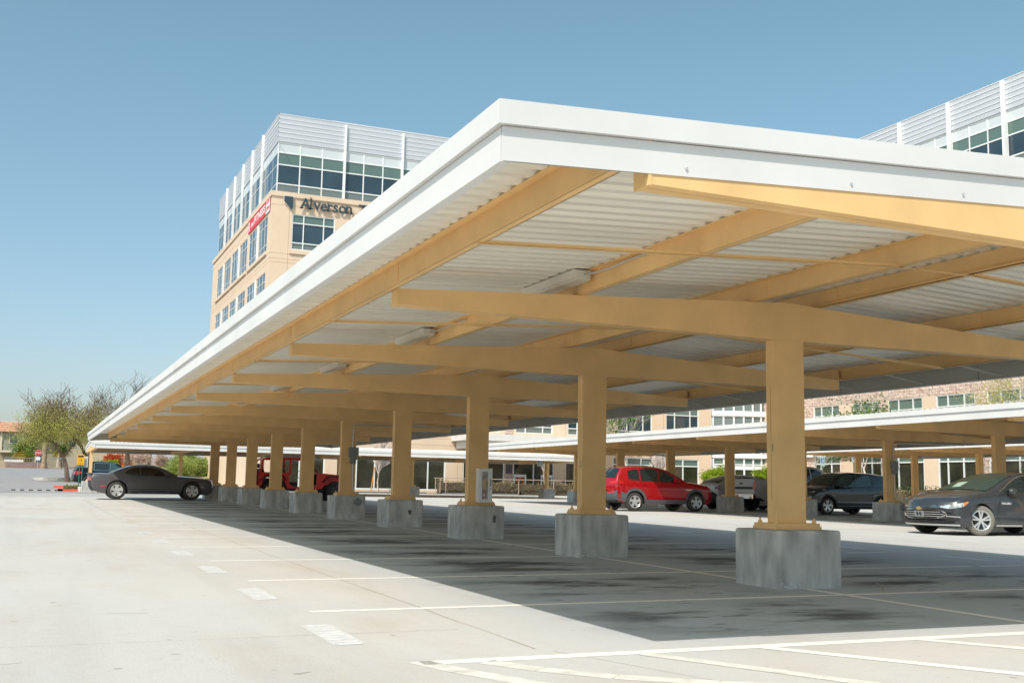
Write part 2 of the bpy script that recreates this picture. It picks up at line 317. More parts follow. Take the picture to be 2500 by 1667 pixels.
# ================================================================ CARPORTS
def canopy(name, label, origin, rz, frames, v0, v1, dz=0.0, conduits=(), lights=True, group="steel carports in the car park", breaks=()):
    """local u across the roof (-5.4..5.4), v along the row; z is world z; frames = list of v"""
    root = empty(name, label, "carport", (origin[0], origin[1], 0), rz, group); M = Matrix.Rotation(rz, 3, 'Z')
    def W(u, v): q = M @ Vector((u, v, 0)); return origin[0] + q.x, origin[1] + q.y
    top = lambda u: 2.07 + dz - .0515 * abs(u)               # beam top
    bot = lambda u: 1.653 + dz + .0085 * max(0, abs(u) - .3)
    for i, v in enumerate(frames):
        if v - v0 < .3: v = v0 + .12
        g = gz(*W(0, v))
        MB().box((-.405, v - .405, g - .25), (.405, v + .405, g + .595), bev=.03).build("concrete_footing", blockm, root)
        c = MB(); c.box((-.195, v - .077, g + .66), (.195, v + .077, bot(0) - .001))
        c.box((-.1965, v - .005, g + .9), (-.19, v + .005, bot(0) - .5), 1)
        c = c.build("column", [tan, mat("tan_seam", (.58, .38, .17), .7)], root)
        b = MB(); b.box((-.30, v - .20, g + .597), (.30, v + .20, g + .628)); b.box((-.29, v - .19, g + .628), (.29, v + .19, g + .66))
        for su in (-1, 1):
            for sv in (-1, 1):
                b.tube([(su * .245, v + sv * .145, g + .66), (su * .245, v + sv * .145, g + .685)], .024, 6)
                b.tube([(su * .245, v + sv * .145, g + .685), (su * .245, v + sv * .145, g + .715)], .011, 6)
        b.build("base_plate", tan, c)
        U = 4.47; bm = MB()
        prof = [(-U, top(U)), (-.35, top(.35)), (0, top(0)), (.35, top(.35)), (U, top(U)), (U, bot(U)), (.3, bot(0)), (-.3, bot(0)), (-U, bot(U))]
        for a, e in ((-.08, -.004), (.004, .08)): bm.prism([(u, v + a, z) for u, z in prof], (0, e - a, 0))
        for s in (-1, 1): bm.box((s * U, v - .085, bot(U) - .006), (s * (U + .02), v + .085, top(U) + .15))
        bm.build("beam", tan, root)
    for u in (-4.56, -2.575, -.47, .47, 2.575, 4.56):
        a, b_ = v0 + .1, v1 - .1; z0 = top(u) + .004; z1 = z0 + .2; s = 1 if u > 0 else -1
        p = MB(); t = .012
        p.box((u - t / 2, a, z0), (u + t / 2, b_, z1))
        p.box((u, a, z0), (u - s * .07, b_, z0 + .008)); p.box((u, a, z1 - .008), (u + s * .07, b_, z1)); p.box((u - s * .07, a, z0), (u - s * .062, b_, z0 + .025))
        for v in frames[1:]: p.box((u - .012, v - .35, z0 + .01), (u + .012, v - .346, z1 - .01))
        p.build("purlin", tan, root)
    # corrugated deck, ribs run across the roof
    pitch = .203; nrib = int((v1 - v0 - .1) / pitch); rows = []
    zt = lambda u: top(u) + .207
    for u in (-5.33, 0, 5.33):
        row = []
        for k in range(nrib):
            vv = v0 + .05 + k * pitch
            for dv, h in ((0, 0), (.085, 0), (.115, .038), (.170, .038)): row.append((u, vv + dv, zt(u) + h))
        rows.append(row)
    MB().grid(rows).build("roof_deck", deckm, root)
    # fascia: upper band projects over the lower band
    UF = 5.41
    up = [(0, .322), (0, .19), (.05, .19), (.05, .322)]; lo = [(.032, .186), (.032, 0), (.095, 0), (.095, .012), (.045, .012), (.045, .186)]
    zb = lambda u: 1.70 + dz + .0515 * (UF - abs(u))
    br = [v0] + [b for b in breaks if v0 < b < v1] + [v1]
    for s in (-1, 1):
        m = MB()
        for a, b_ in zip(br, br[1:]):
            g0 = .004 if a != v0 else 0; g1 = .004 if b_ != v1 else 0
            if a == v0: g0 = .0505
            if b_ == v1: g1 = .0505
            m.prism([(s * (UF - o), a + g0, zb(UF) + h) for o, h in up], (0, b_ - a - g0 - g1, 0))
            m.prism([(s * (UF - o), a + g0, zb(UF) + h) for o, h in lo], (0, b_ - a - g0 - g1, 0))
        f = m.build("fascia", white, root)
        k = MB(); k.box((s * (UF - .10), v0 + .12, zb(UF) + .02), (s * (UF - .106), v1 - .12, zb(UF) + .30))
        for j in range(int((v1 - v0) / 3.05)): k.box((s * (UF - .106), v0 + 1 + j * 3.05, zb(UF) + .02), (s * (UF - .112), v0 + 1.01 + j * 3.05, zb(UF) + .3), 1)
        k.build("fascia_lining", [primer, boxm], f)
        if s > 0:
            for j in range(int((v1 - v0 - 1) / 1.523)): v = v0 + .6 + j * 1.523; MB().bar((s * 4.62, v + .25, zb(UF) + .20), (s * (UF - .1), v, zb(UF) + .035), .025, .025).build("brace", primer, f)
    for s, v in ((1, v0), (-1, v1)):
        m = MB()
        for h in (-1, 1):
            def P(u, o, z): return (u, v + s * o, z)
            for prof, e in ((up, 0), ([(.032, .186), (.032, 0), (.0375, 0), (.0375, .186)], .032)):
                vs = [P(h * (UF - e), o, zb(UF) + z) for o, z in prof] + [P(0, o, zb(0) + z) for o, z in prof]; n = len(prof)
                m.add(vs, [(i, (i + 1) % n, n + (i + 1) % n, n + i) for i in range(n)] + [tuple(range(n))])
        f = m.build("end_fascia", white, root)
        k = MB()
        for h in (-1, 1): k.prism([(h * (UF - .12), v + s * .10, zb(UF) + .02), (0, v + s * .10, zb(0) + .02), (0, v + s * .10, zb(0) + .30), (h * (UF - .12), v + s * .10, zb(UF) + .30)], (0, s * .004, 0))
        k.build("fascia_lining", primer, f)
    for v, w_ in zip(frames, frames[1:]):
        k = MB(); vm = (v + w_) / 2
        for h in (-1, 1):
            k.bar((h * 4.55, vm, top(4.55) - .012), (h * .42, vm, top(.42) - .012), .032, .006); k.bar((h * 4.55, vm - .014, top(4.55) + .002), (h * .42, vm - .014, top(.42) + .002), .004, .028)
        k.bar((-.47, vm, top(.45) - .012), (.47, vm, top(.45) - .012), .032, .006)
        k.build("tie_rod", tan, root)
    if lights:
        for v in frames[1:]:
            u = -2.72; z = top(u) + .085; a = v - .42
            f = MB(); f.box((u - .075, a, z), (u + .075, a + 1.24, z + .09), bev=.012)
            f = f.build("light_fixture", lens_m, root)
            k = MB(); k.box((u - .085, a - .012, z + .03), (u - .076, a + 1.25, z + .11)); k.box((u + .076, a - .012, z + .02), (u + .085, a + 1.25, z + .11)); k.box((u - .085, a - .02, z + .005), (u + .085, a - .004, z + .105), bev=.01)
            k.build("housing", mat("fixture_housing", (.66, .63, .55), .5), f)
            k = MB(); k.tube([(u + .02, a - .02, z + .06), (u + .05, a - .25, z + .05), (u + .10, a - .5, z + .07), (u + .125, a - .65, z + .09), (u + .128, a - 1.1, z + .09)], .011, 6)
            k.build("conduit", steel, f)
    for i in conduits:
        v = frames[i]; g = gz(*W(0, v)); y = v - .10
        k = MB(); k.tube([(.16, y, g + .7), (.13, y, 0.0 + dz), (.10, y, .95), (.10, y, 1.45 + dz), (.12, y, 1.53 + dz), (.2, y, 1.56 + dz), (1.5, y, 1.57 + dz), (3.2, y, 1.58 + dz), (3.3, y, 1.62 + dz), (3.32, y, 1.74 + dz)], .017, 7)
        k.tube([(.16, y, g + .7), (.2, v - .42, g + .58), (.2, v - .44, g + .42)], .012, 6)
        k.tube([(.2, v - .43, g + .35), (.21, v - .43, g + .25), (.36, v - .43, g + .0)], .018, 7)
        k.build("electrical_conduit", steel, root)
        k = MB(); k.box((-.02, v - .20, .72 + dz), (.24, v - .085, .97 + dz), bev=.01); k.build("junction_box", boxm, root)
        k = MB(); k.box((.02, v - .19, .55 + dz), (.18, v - .085, .70 + dz), bev=.01); k.box((.05, v - .21, .60 + dz), (.11, v - .19, .65 + dz)); k.build("outlet_box", boxm, root)
        k = MB(); k.prism([(.09, v - .48, g + .40), (.24, v - .48, g + .34), (.31, v - .48, g + .47), (.16, v - .48, g + .55)], (0, .07, 0)); k.build("outlet_box", boxm, root)
    return root
FR1 = [5.33 + 4.57 * n for n in range(-1, 11)]
canopy("carport", "large white-edged tan steel carport in the foreground with a corrugated roof", (7.53, 0), 0, FR1[1:], 5.15, 51.15, conduits=(5,), breaks=(10.84, 17.7, 24.5, 31.3, 38.1, 44.9))
canopy("carport", "long carport sheltering the red sport utility vehicle and the silver pickup", (26.07, 0), 0, [24.25 + 4.57 * k for k in range(-2, 7)], 14.7, 51.9, dz=.13, conduits=(3,), lights=False, breaks=(21.5, 28.3, 35.1, 41.9))
canopy("carport", "distant carport crossing behind the grey coupe, its white edge seen under the near roof", (0, 65.0), -math.pi / 2, [3.15 + 4.57 * k for k in range(7)], 2.85, 30.9, dz=-.07, lights=False, breaks=(9, 16, 23))
canopy("carport", "farthest carport on the right, beside the stone fronted building", (44.6, 0), 0, [33.6 + 4.57 * k for k in range(0, 5)], 31.0, 52.5, dz=.50, lights=False, breaks=(37, 44))
# old cast-in scars and paint chips on the near footings
scar = mat("footing_scar", (.14, .15, .145), .95, noise=.3, scale=20); chip = mat("footing_chip", (.74, .74, .72), .9)
random.seed(17)
for n_, (du, dz_, rx, rz_) in ((1, (.1, .0, 0, 0)), (2, (-.2, 0, 0, 0)), (3, (.20, .36, .035, .075)), (4, (.10, .33, .045, .06))):
    v = 5.33 + 4.57 * n_; g = gz(7.5, v); m = MB()
    if rx:
        P = [(du + rx * math.cos(t) * random.uniform(.75, 1.1), v - .4065, g + dz_ + rz_ * math.sin(t) * random.uniform(.8, 1.1)) for t in [i * math.pi / 7 for i in range(14)]]
        m.add(P, [tuple(range(14))]); o = m.build("cast_in_scar", scar, bpy.data.objects["carport"], fixn=False)
    m = MB()
    for k in range(16):
        x0_ = -.40 + abs(random.gauss(0, .10)); z_ = g + abs(random.gauss(0, .03)) + .004; w_ = random.uniform(.006, .02)
        m.add([(x0_, v - .4065, z_), (x0_ + w_, v - .4065, z_ + .004), (x0_ + w_ * .7, v - .4065, z_ + w_ * random.uniform(.5, 1.5)), (x0_ + .001, v - .4065, z_ + w_)], [(0, 1, 2, 3)])
    m.build("paint_chips", chip, bpy.data.objects["carport"], fixn=False)
# eye bolts above the front beam
for x in (3.28, 4.45, 5.35):
    z = 1.70 + .0515 * (x - 2.12) + .035; k = MB()
    k.tube([(x, 5.185, z), (x, 5.176, z), (x + .008, 5.174, z + .012), (x, 5.174, z + .02), (x - .008, 5.174, z + .012), (x, 5.174, z)], .0028, 5)
    bolts = k.build("eye_bolt", steel); bolts.parent = bpy.data.objects["carport"]; bolts.location = (-7.53, 0, 0)
# painted column number on the second and third column
vs, fs = text_mesh("1", .12, 0)
m = MB(); m.add([(7.53 - .1975, 9.93 - v[0] - .03, v[1] + .44) for v in vs], fs); o = m.build("painted_number", mat("green_paint", (.05, .22, .10), .6), fixn=False); o.parent = bpy.data.objects["carport"]; o.location = (-7.53, 0, 0)
vs, fs = text_mesh("2", .12, 0)
m = MB(); m.add([(7.53 - .1975, 9.93 + 4.57 - v[0] - .03, v[1] + .32) for v in vs], fs); o = m.build("painted_number", MATS["green_paint"], fixn=False); o.parent = bpy.data.objects["carport"]; o.location = (-7.53, 0, 0)

# extinguisher cabinet on the third column of the near carport
yc = 5.33 + 4.57 * 3 - .08
cab = empty("extinguisher_cabinet", "white wall cabinet with a narrow glass front mounted on a tan column", "cabinet", (7.61, yc, -.27))
whitem = mat("white_enamel", (.80, .80, .80), .35)
m = MB(); m.box((-.13, -.16, 0), (.13, -.002, .015)); m.box((-.13, -.16, .60), (.13, -.002, .615)); m.box((-.13, -.16, .015), (-.12, -.002, .60)); m.box((.12, -.16, .015), (.13, -.002, .60)); m.box((-.12, -.012, .015), (.12, -.002, .60), 0)
m.build("box", whitem, cab)
m = MB(); m.box((-.13, -.175, 0), (-.07, -.161, .615)); m.box((.045, -.175, 0), (.13, -.161, .615)); m.box((-.07, -.175, 0), (.045, -.161, .055)); m.box((-.07, -.175, .555), (.045, -.161, .615))
d = m.build("door", whitem, cab)
m = MB(); m.tube([(.09, -.176, .30), (.09, -.195, .30), (.09, -.195, .42), (.09, -.176, .42)], .006, 6, 0); m.tube([(.085, -.176, .25), (.085, -.182, .25)], .010, 8); m.build("handle", black, d)
gm = bpy.data.materials.new("cabinet_glass"); gm.use_nodes = True; gb = gm.node_tree.nodes["Principled BSDF"]; gb.inputs["Base Color"].default_value = (.8, .75, .72, 1); gb.inputs["Alpha"].default_value = .22; gb.inputs["Roughness"].default_value = .05
MB().box((-.07, -.168, .055), (.045, -.165, .555)).build("glass", gm, cab)
ex = empty("fire_extinguisher", "red fire extinguisher with a yellow tag inside the white cabinet", "extinguisher", (7.60, yc - .085, -.25))
m = MB()
prof = [(0, 0), (.045, 0), (.05, .02), (.05, .30), (.04, .345), (.02, .37), (.02, .39)]
for k_ in range(20):
    pass
vs = []; n_ = len(prof)
for k_ in range(20):
    th = k_ * math.pi / 10
    for r, z in prof: vs.append((r * math.cos(th), r * math.sin(th), z))
m.add(vs, [(k_ * n_ + i, ((k_ + 1) % 20) * n_ + i, ((k_ + 1) % 20) * n_ + i + 1, k_ * n_ + i + 1) for k_ in range(20) for i in range(n_ - 1)])
m.build("cylinder", mat("extinguisher_red", (.35, .03, .02), .35), ex, smooth=40)
m = MB(); m.box((-.02, -.02, .39), (.02, .02, .42)); m.bar((-.03, 0, .43), (.07, -.01, .47), .015, .012); m.bar((-.03, 0, .42), (.06, 0, .425), .015, .01); m.tube([(.02, 0, .41), (.07, 0, .36), (.072, -.02, .15)], .009, 6); m.build("valve", black, ex)
MB().prism([(-.035, -.058, .22), (.03, -.058, .21), (.04, -.06, .38), (.0, -.05, .42), (-.04, -.058, .36)], (0, .003, 0)).build("tag", mat("yellow_tag", (.70, .42, .02), .6), ex)
MB().prism([(-.03, -.0535, .09), (.01, -.0535, .10), (.02, -.0535, .14), (-.02, -.0535, .13)], (0, .002, 0)).build("label_sticker", whitem, ex)

# ================================================================ BUILDINGS
def window(root, P, wdir, x0, x1, z0, z1, cols, rows, glasses, fr=.055, depth=.14, name="window"):
    """P(x, o, z) maps facade coords (along, outwards, up). cols/rows: inner mullion positions; glasses: material per row bottom->top"""
    m = MB()
    def bx(a0, a1, o0, o1, c0, c1, mb=m, mi=0):
        q = [P(a, o, c) for c in (c0, c1) for (a, o) in ((a0, o0), (a1, o0), (a1, o1), (a0, o1))]
        mb.add(q, [(3, 2, 1, 0), (4, 5, 6, 7), (0, 1, 5, 4), (1, 2, 6, 5), (2, 3, 7, 6), (3, 0, 4, 7)], mi)
    bx(x0, x0 + fr, -depth, -.03, z0, z1); bx(x1 - fr, x1, -depth, -.03, z0, z1); bx(x0 + fr, x1 - fr, -depth, -.03, z0, z0 + fr); bx(x0 + fr, x1 - fr, -depth, -.03, z1 - fr, z1)
    for c in cols: bx(c - fr / 2, c + fr / 2, -depth, -.035, z0 + fr, z1 - fr)
    for r in rows: bx(x0 + fr, x1 - fr, -depth, -.025, r - fr / 2, r + fr / 2)
    wo = m.build(name, mull, root)
    zz = [z0] + list(rows) + [z1]; xx = [x0 + .02] + list(cols) + [x1 - .02]; g = MB(); ms = []
    for k in range(len(zz) - 1):
        gm_ = glasses[min(k, len(glasses) - 1)]
        if gm_ not in ms: ms.append(gm_)
        for a, b in zip(xx, xx[1:]):
            tl = random.uniform(-.004, .004)
            g.add([P(a, -depth + .03 + tl, zz[k]), P(b, -depth + .03 - tl, zz[k]), P(b, -depth + .03 - tl, zz[k + 1]), P(a, -depth + .03 + tl, zz[k + 1])], [(0, 1, 2, 3)], ms.index(gm_))
    g.build("pane", ms, wo, fixn=False)
    return wo
def wall_with_holes(mb, P, x0, x1, z0, z1, holes, th=.3, mi=0, mf=None):
    """solid wall cells around rectangular holes (hx0,hx1,hz0,hz1)"""
    X = sorted({x0, x1} | {h[0] for h in holes} | {h[1] for h in holes}); Z = sorted({z0, z1} | {h[2] for h in holes} | {h[3] for h in holes})
    X = [x for x in X if x0 <= x <= x1]; Z = [z for z in Z if z0 <= z <= z1]
    hole = lambda a, c: any(h[0] < a < h[1] and h[2] < c < h[3] for h in holes)
    for xa, xb in zip(X, X[1:]):
        for za, zb_ in zip(Z, Z[1:]):
            if hole((xa + xb) / 2, (za + zb_) / 2): continue
            k = mf((xa + xb) / 2, (za + zb_) / 2) if mf else mi
            mb.add([P(xa, 0, za), P(xb, 0, za), P(xb, 0, zb_), P(xa, 0, zb_)], [(0, 1, 2, 3)], k)
    for h in holes:
        k = mf(h[0] - .05, (h[2] + h[3]) / 2) if mf else mi
        for (a, c), (b, d) in (((h[0], h[2]), (h[0], h[3])), ((h[1], h[2]), (h[1], h[3])), ((h[0], h[2]), (h[1], h[2])), ((h[0], h[3]), (h[1], h[3]))):
            mb.add([P(a, 0, c), P(b, 0, d), P(b, -th, d), P(a, -th, c)], [(0, 1, 2, 3)], k)
        mb.add([P(h[0] - .02, -th, h[2] - .02), P(h[1] + .02, -th, h[2] - .02), P(h[1] + .02, -th, h[3] + .02), P(h[0] - .02, -th, h[3] + .02)], [(0, 1, 2, 3)], k)
groove = mat("panel_groove", (.42, .29, .20), .9)
def stone_mat():
    m = bpy.data.materials.new("rough_stone"); m.use_nodes = True; n = m.node_tree; b = n.nodes["Principled BSDF"]; b.inputs["Roughness"].default_value = .95
    g = n.nodes.new("ShaderNodeNewGeometry"); sp = n.nodes.new("ShaderNodeSeparateXYZ"); cb = n.nodes.new("ShaderNodeCombineXYZ"); ad = n.nodes.new("ShaderNodeMath"); ad.operation = 'ADD'
    n.links.new(g.outputs["Position"], sp.inputs[0]); n.links.new(sp.outputs[0], ad.inputs[0]); n.links.new(sp.outputs[1], ad.inputs[1]); n.links.new(ad.outputs[0], cb.inputs[0]); n.links.new(sp.outputs[2], cb.inputs[1])
    t = n.nodes.new("ShaderNodeTexBrick"); t.inputs["Scale"].default_value = 1; t.inputs["Brick Width"].default_value = .62; t.inputs["Row Height"].default_value = .21; t.inputs["Mortar Size"].default_value = .012; t.inputs["Mortar Smooth"].default_value = .6
    t.inputs["Color1"].default_value = (.68, .52, .44, 1); t.inputs["Color2"].default_value = (.58, .43, .36, 1); t.inputs["Mortar"].default_value = (.46, .35, .30, 1)
    nz = n.nodes.new("ShaderNodeTexNoise"); nz.inputs["Scale"].default_value = 4.5; nz.inputs["Detail"].default_value = 8; n.links.new(g.outputs["Position"], nz.inputs["Vector"]); n.links.new(cb.outputs[0], t.inputs["Vector"])
    mx = n.nodes.new("ShaderNodeMix"); mx.data_type = 'RGBA'; mx.blend_type = 'OVERLAY'; mx.inputs[0].default_value = .7; n.links.new(t.outputs[0], mx.inputs[6]); n.links.new(nz.outputs[0], mx.inputs[7]); n.links.new(mx.outputs[2], b.inputs["Base Color"])
    a2 = n.nodes.new("ShaderNodeMath"); a2.operation = 'SUBTRACT'; n.links.new(nz.outputs[0], a2.inputs[0]); n.links.new(t.outputs[1], a2.inputs[1])
    bp = n.nodes.new("ShaderNodeBump"); bp.inputs["Strength"].default_value = 1; bp.inputs["Distance"].default_value = .12; n.links.new(a2.outputs[0], bp.inputs["Height"]); n.links.new(bp.outputs[0], b.inputs["Normal"]); return m
stone = stone_mat()
stoned = mat("dark_stone", (.13, .12, .12), .95, noise=.5, scale=3, bump=.8, bscale=5)

A = empty("office_building", "tall peach and silver office block with a name sign, left of centre", "building", (15.2, 79.7, -.5))
PF = lambda x, o, z: (x - 15.2, -o, z + .5)               # front face, y = 79.7
PL = lambda y, o, z: (-.3 - o, y - 79.7, z + .5)           # left face, x = 14.9
XR = 52.9
holesF = []; winF = []
FL = [(2.72, -.28), (6.97, 4.28), (11.24, 8.55), (15.5, 12.8), (19.79, 17.10)]
for fi, (hd, sl_) in enumerate(FL[1:]):
    for k in range(8):
        x0 = 16.44 + 4.57 * k
        if x0 + 3.3 > XR: break
        holesF.append((x0, x0 + 3.22, sl_, hd)); winF.append((x0, x0 + 3.22, sl_, hd, fi + 1))
gw = [(15.9, 19.6), (20.6, 28.95), (30.37, 33.83), (34.57, 38.11), (39.1, 42.2), (43.4, 47.4), (48.55, 51.65)]
for a, b in gw: holesF.append((a, b, -.28, 2.65)); winF.append((a, b, -.28, 2.65, 0))
m = MB()
def mfF(x, z):
    return 1 if (33.9 < x < 34.56 and z < 6.9) else 0
wall_with_holes(m, PF, 14.9, XR, -.6, 21.0, holesF, mf=mfF)
# left face with paired windows
holesL = []; winL = []
for fi, (hd, sl_) in enumerate(FL[1:]):
    for g0 in (81.1, 89.6, 97.8):
        for s in (0, 4.05):
            holesL.append((g0 + s, g0 + s + 3.55, sl_, hd)); winL.append((g0 + s, g0 + s + 3.55, sl_, hd))
wall_with_holes(m, PL, 79.7, 108.4, -.6, 21.0, holesL)
m.add([PF(XR, 0, -.6), PF(XR, -28, -.6), PF(XR, -28, 21.0), PF(XR, 0, 21.0)], [(0, 1, 2, 3)]); m.add([PL(108.4, 0, -.6), PL(108.4, -38, -.6), PL(108.4, -38, 21), PL(108.4, 0, 21)], [(0, 1, 2, 3)])
# ledge on top
def ring(mb, o, z0, z1, mi=0, xr=XR, yb=108.4, lx=14.9, fy=79.7, roof=False):
    x0, y0, x1, y1 = lx - o - 15.2, fy - o - 79.7, xr + o - 15.2, yb + o - 79.7
    mb.box((x0, y0, z0 + .5), (x1, y1, z1 + .5), mi)
ring(m, .10, 21.0, 21.36)
m.build("wall", [peach, stone], A, fixn=False)
m = MB()                                                    # score lines
for z in (20.35, 16.72, 16.32, 14.7 + 1.35, 12.05, 11.75, 7.7, 7.35, 3.6, 3.1):
    m.box((14.898 - 15.2, -.004, z + .5), (XR - 15.2, .02, z + .53)); m.box((-.304, 0, z + .5), (-.28, 28.7, z + .53))
for x in [16.2 + 4.57 * k for k in range(8)]: m.box((x - 15.2, -.003, 0), (x - 15.17, .02, 21.4))
m.build("score_line", groove, A)
for hd, sl_ in FL[1:]:
    for g0 in (81.1, 89.6, 97.8): MB().box((-.42, g0 - .2 - 79.7, sl_ + .5 - .32), (-.28, g0 + 7.8 - 79.7, sl_ + .5 - .06)).build("sill_ledge", peach, A)
    for k in range(8): MB().box((16.3 + 4.57 * k - 15.2, -.12, sl_ + .5 - .32), (19.8 + 4.57 * k - 15.2, .02, sl_ + .5 - .06)).build("sill_ledge", peach, A)
for a, b, z0, z1, f in winF:
    wd = b - a
    if f == 0:
        n = max(2, round(wd / 1.5)); cs = [a + wd * i / n for i in range(1, n)]
        window(A, PF, 0, a, b, z0, z1, cs, [2.05], [gground, ggreen if random.random() < .5 else ggray], fr=.085)
    else:
        window(A, PF, 0, a, b, z0, z1, [a + wd * .27, a + wd * .74], [z0 + .53, z1 - .68], [ggray, gdark, ggreen], fr=.07)
for a, b, z0, z1 in winL:
    window(A, PL, 0, a, b, z0, z1, [a + 1.15, a + 2.4], [z0 + .53, z1 - .68], [gblue, gblue, gblue], fr=.045, depth=.08)
m = MB()
for g0 in (81.1, 89.6, 97.8):
    for hd, sl_ in FL[1:]: m.box((-.36, g0 + 3.57 - 79.7, sl_ + .5), (-.2, g0 + 4.03 - 79.7, hd + .5))
m.build("white_pilaster", mull, A)
# glass top storey, set back a little
PF2 = lambda x, o, z: (x - 15.2, .3 - o, z + .5); PL2 = lambda y, o, z: (-o, y - 79.7, z + .5)
FX = [15.56 + 1.556 * k for k in range(25)]
def top_band(P, xs_, name="window"):
    for a, b in zip(xs_[::3], xs_[3::3]):
        ms_ = [x for x in xs_ if a < x < b]
        window(A, P, 0, a, b, 21.36, 25.22, ms_, [22.05, 23.5, 24.42], [ggray, gdark, ggreen, spandrel], fr=.085, depth=.1)
xs1 = [15.22 + 1.6567 * 0] + [15.22 + 5.07 / 3 * k for k in (1, 2)] + [20.29 + 1.5233 * k for k in range(0, 20)]
top_band(PF2, xs1)
ys1 = [80.02 + 1.9 * k for k in (0, 1, 2)] + [85.7 + 1.49 * k for k in range(0, 16)]
for a, b in zip(ys1[::3], ys1[3::3]):
    window(A, PL2, 0, a, b, 21.36, 25.22, [a + (b - a) / 3, a + (b - a) * 2 / 3], [22.05, 23.5, 24.42], [gblue, gblue, gblue, spandrel], fr=.05, depth=.07)
m = MB(); m.box((.14, .44, 21.8), (33.8, 28.5, 27.8)); m.box((-.02, .28, 25.74), (33.9, 28.6, 27.86)); m.box((-.03, 29.2 - 79.7 + 50.0, 25.7), (0, 28.6, 25.74)); m.build("metal_band", metalp, A)
m = MB()
for z in (26.1, 26.45, 26.8, 27.15, 27.5, 27.83):
    m.box((-.05, .25, z), (33.9, .30, z + .05)); m.box((-.05, .25, z), (0, 28.6, z + .05))
m.build("panel_rib", mat("rib_white", (.72, .73, .75), .4), A)
for x in [20.29 + 4.57 * k for k in range(7)]: MB().box((x - .055 - 15.2, .08, 21.86), (x + .055 - 15.2, .28, 27.70)).build("fin", mull, A)
for y in (85.7, 90.2, 94.6, 98.9, 103.3): MB().box((-.20, y - .055 - 79.7, 21.86), (-.02, y + .055 - 79.7, 27.85)).build("fin", mull, A)
MB().box((19.45 - 15.2, 1.2, 27.85), (34, 20, 28.25)).build("roof_screen", metalp, A)
# sign
signm = mat("sign_slate", (.035, .06, .075), .45)
sg = empty("facade_sign", "dark serif name lettering with a state shaped emblem on the peach facade", "sign", (15.75, 79.6, 20.1))
m = MB(); NV = [(0, .92), (.66, .92), (.66, .10), (.60, .04), (.585, -.03), (.56, -.06), (.50, .0), (.0, .56)]
m.prism([(x, -.10, z) for x, z in NV], (0, .05, 0)); m.build("emblem", signm, sg)
m = MB(); cxn, czn = .36, .52
m.prism([(cxn + (x - cxn) * 1.13, -.055, czn + (z - czn) * 1.09) for x, z in NV], (0, .03, 0)); m.build("emblem_rim", mat("sign_rim", (.65, .70, .68), .4), sg)
m = MB(); x = 1.18
SER = {'A': [(.0, 0, .26), (.50, 0, .28)], 'l': [(.02, 0, .22), (.0, .82, .14)], 'v': [(-.04, .56, .24), (.30, .56, .22)], 'r': [(.02, 0, .26), (.0, .56, .12)], 'n': [(.02, 0, .22), (.34, 0, .22), (.0, .56, .12)], 'T': [(.18, 0, .26)]}
ADV = {'A': .74, 'l': .26, 'v': .54, 'e': .52, 'r': .42, 's': .44, 'o': .56, 'n': .62, 'T': .55, ' ': .36}
for ch in "Alverson T":
    if ch != ' ':
        vs, fs = text_mesh(ch, 1.12, .03, .022); xm = min(v[0] for v in vs)
        m.add([(x + v[0] - xm, -.10 + v[2], v[1] + .13) for v in vs], fs)
        for sx, sz, sw in SER.get(ch, []): m.box((x + sx * 1.0 - .02, -.13, sz * 1.0 + .13), (x + sx + sw * .95, -.07, sz + .13 + .05))
    x += ADV[ch]
m.build("lettering", signm, sg)
# banner
bn = empty("banner", "red fitness banner hung on the sunlit left side of the office block", "banner", (14.87, 80.2, 19.95))
redb = mat("banner_red", (.72, .05, .07), .6); wtext = mat("banner_white", (.85, .84, .85), .6)
MB().box((-.04, .0, .0), (-.02, 8.85, 1.22)).build("cloth", redb, bn)
m = MB(); m.box((-.046, -.0, .0), (-.041, 1.45, 1.22)); m.build("white_end", wtext, bn)
for nm_, t, s, y, z, mt in (("wording", "FITNESS", .78, 6.2, .32, wtext), ("wording", "raw", .62, 7.6, .3, wtext), ("wording", "R", 1.15, 8.75, .12, wtext), ("wording", "NOW", .46, 1.32, .70, redb), ("wording", "OPEN", .40, 1.32, .2, redb)):
    vs, fs = text_mesh(t, s, 0, .02); wd = max(v[0] for v in vs)
    tw = {"FITNESS": 4.4, "raw": 1.25, "R": .85, "NOW": 1.2, "OPEN": 1.2}[t]; k_ = tw / wd
    MB().add([(-.052, y - v[0] * k_, z + v[1]) for v in vs], fs).build(nm_, mt, bn)
# entrance doors, logo in the door
def door_unit(P, root, x0, x1, zt, leafs, z0=-.42):
    m = MB()
    for i in range(leafs):
        a = lerp(x0, x1, i / leafs); b = lerp(x0, x1, (i + 1) / leafs)
        q = lambda a0, a1, c0, c1: m.prism([P(a0, .05, c0), P(a1, .05, c0), P(a1, .05, c1), P(a0, .05, c1)], Vector(P(0, -.01, 0)) - Vector(P(0, .05, 0)))
        q(a, a + .12, z0, zt); q(b - .12, b, z0, zt); q(a + .12, b - .12, zt - .2, zt); q(a + .12, b - .12, z0, z0 + .15)
    o = m.build("door", mull, root)
    MB().add([P(x0, .01, z0), P(x1, .01, z0), P(x1, .01, zt), P(x0, .01, zt)], [(0, 1, 2, 3)]).build("pane", gground, o, fixn=False); return o
dd = door_unit(PF, A, 34.62, 35.68, 1.05, 1)
m = MB(); m.lathe([(.20, -.0), (.30, -.0), (.30, .02), (.20, .02)], (35.15 - 15.2, -.09, .55 + .5), seg=14, close=True); m.build("door_logo", mat("logo_orange", (.80, .10, .03), .5), dd)
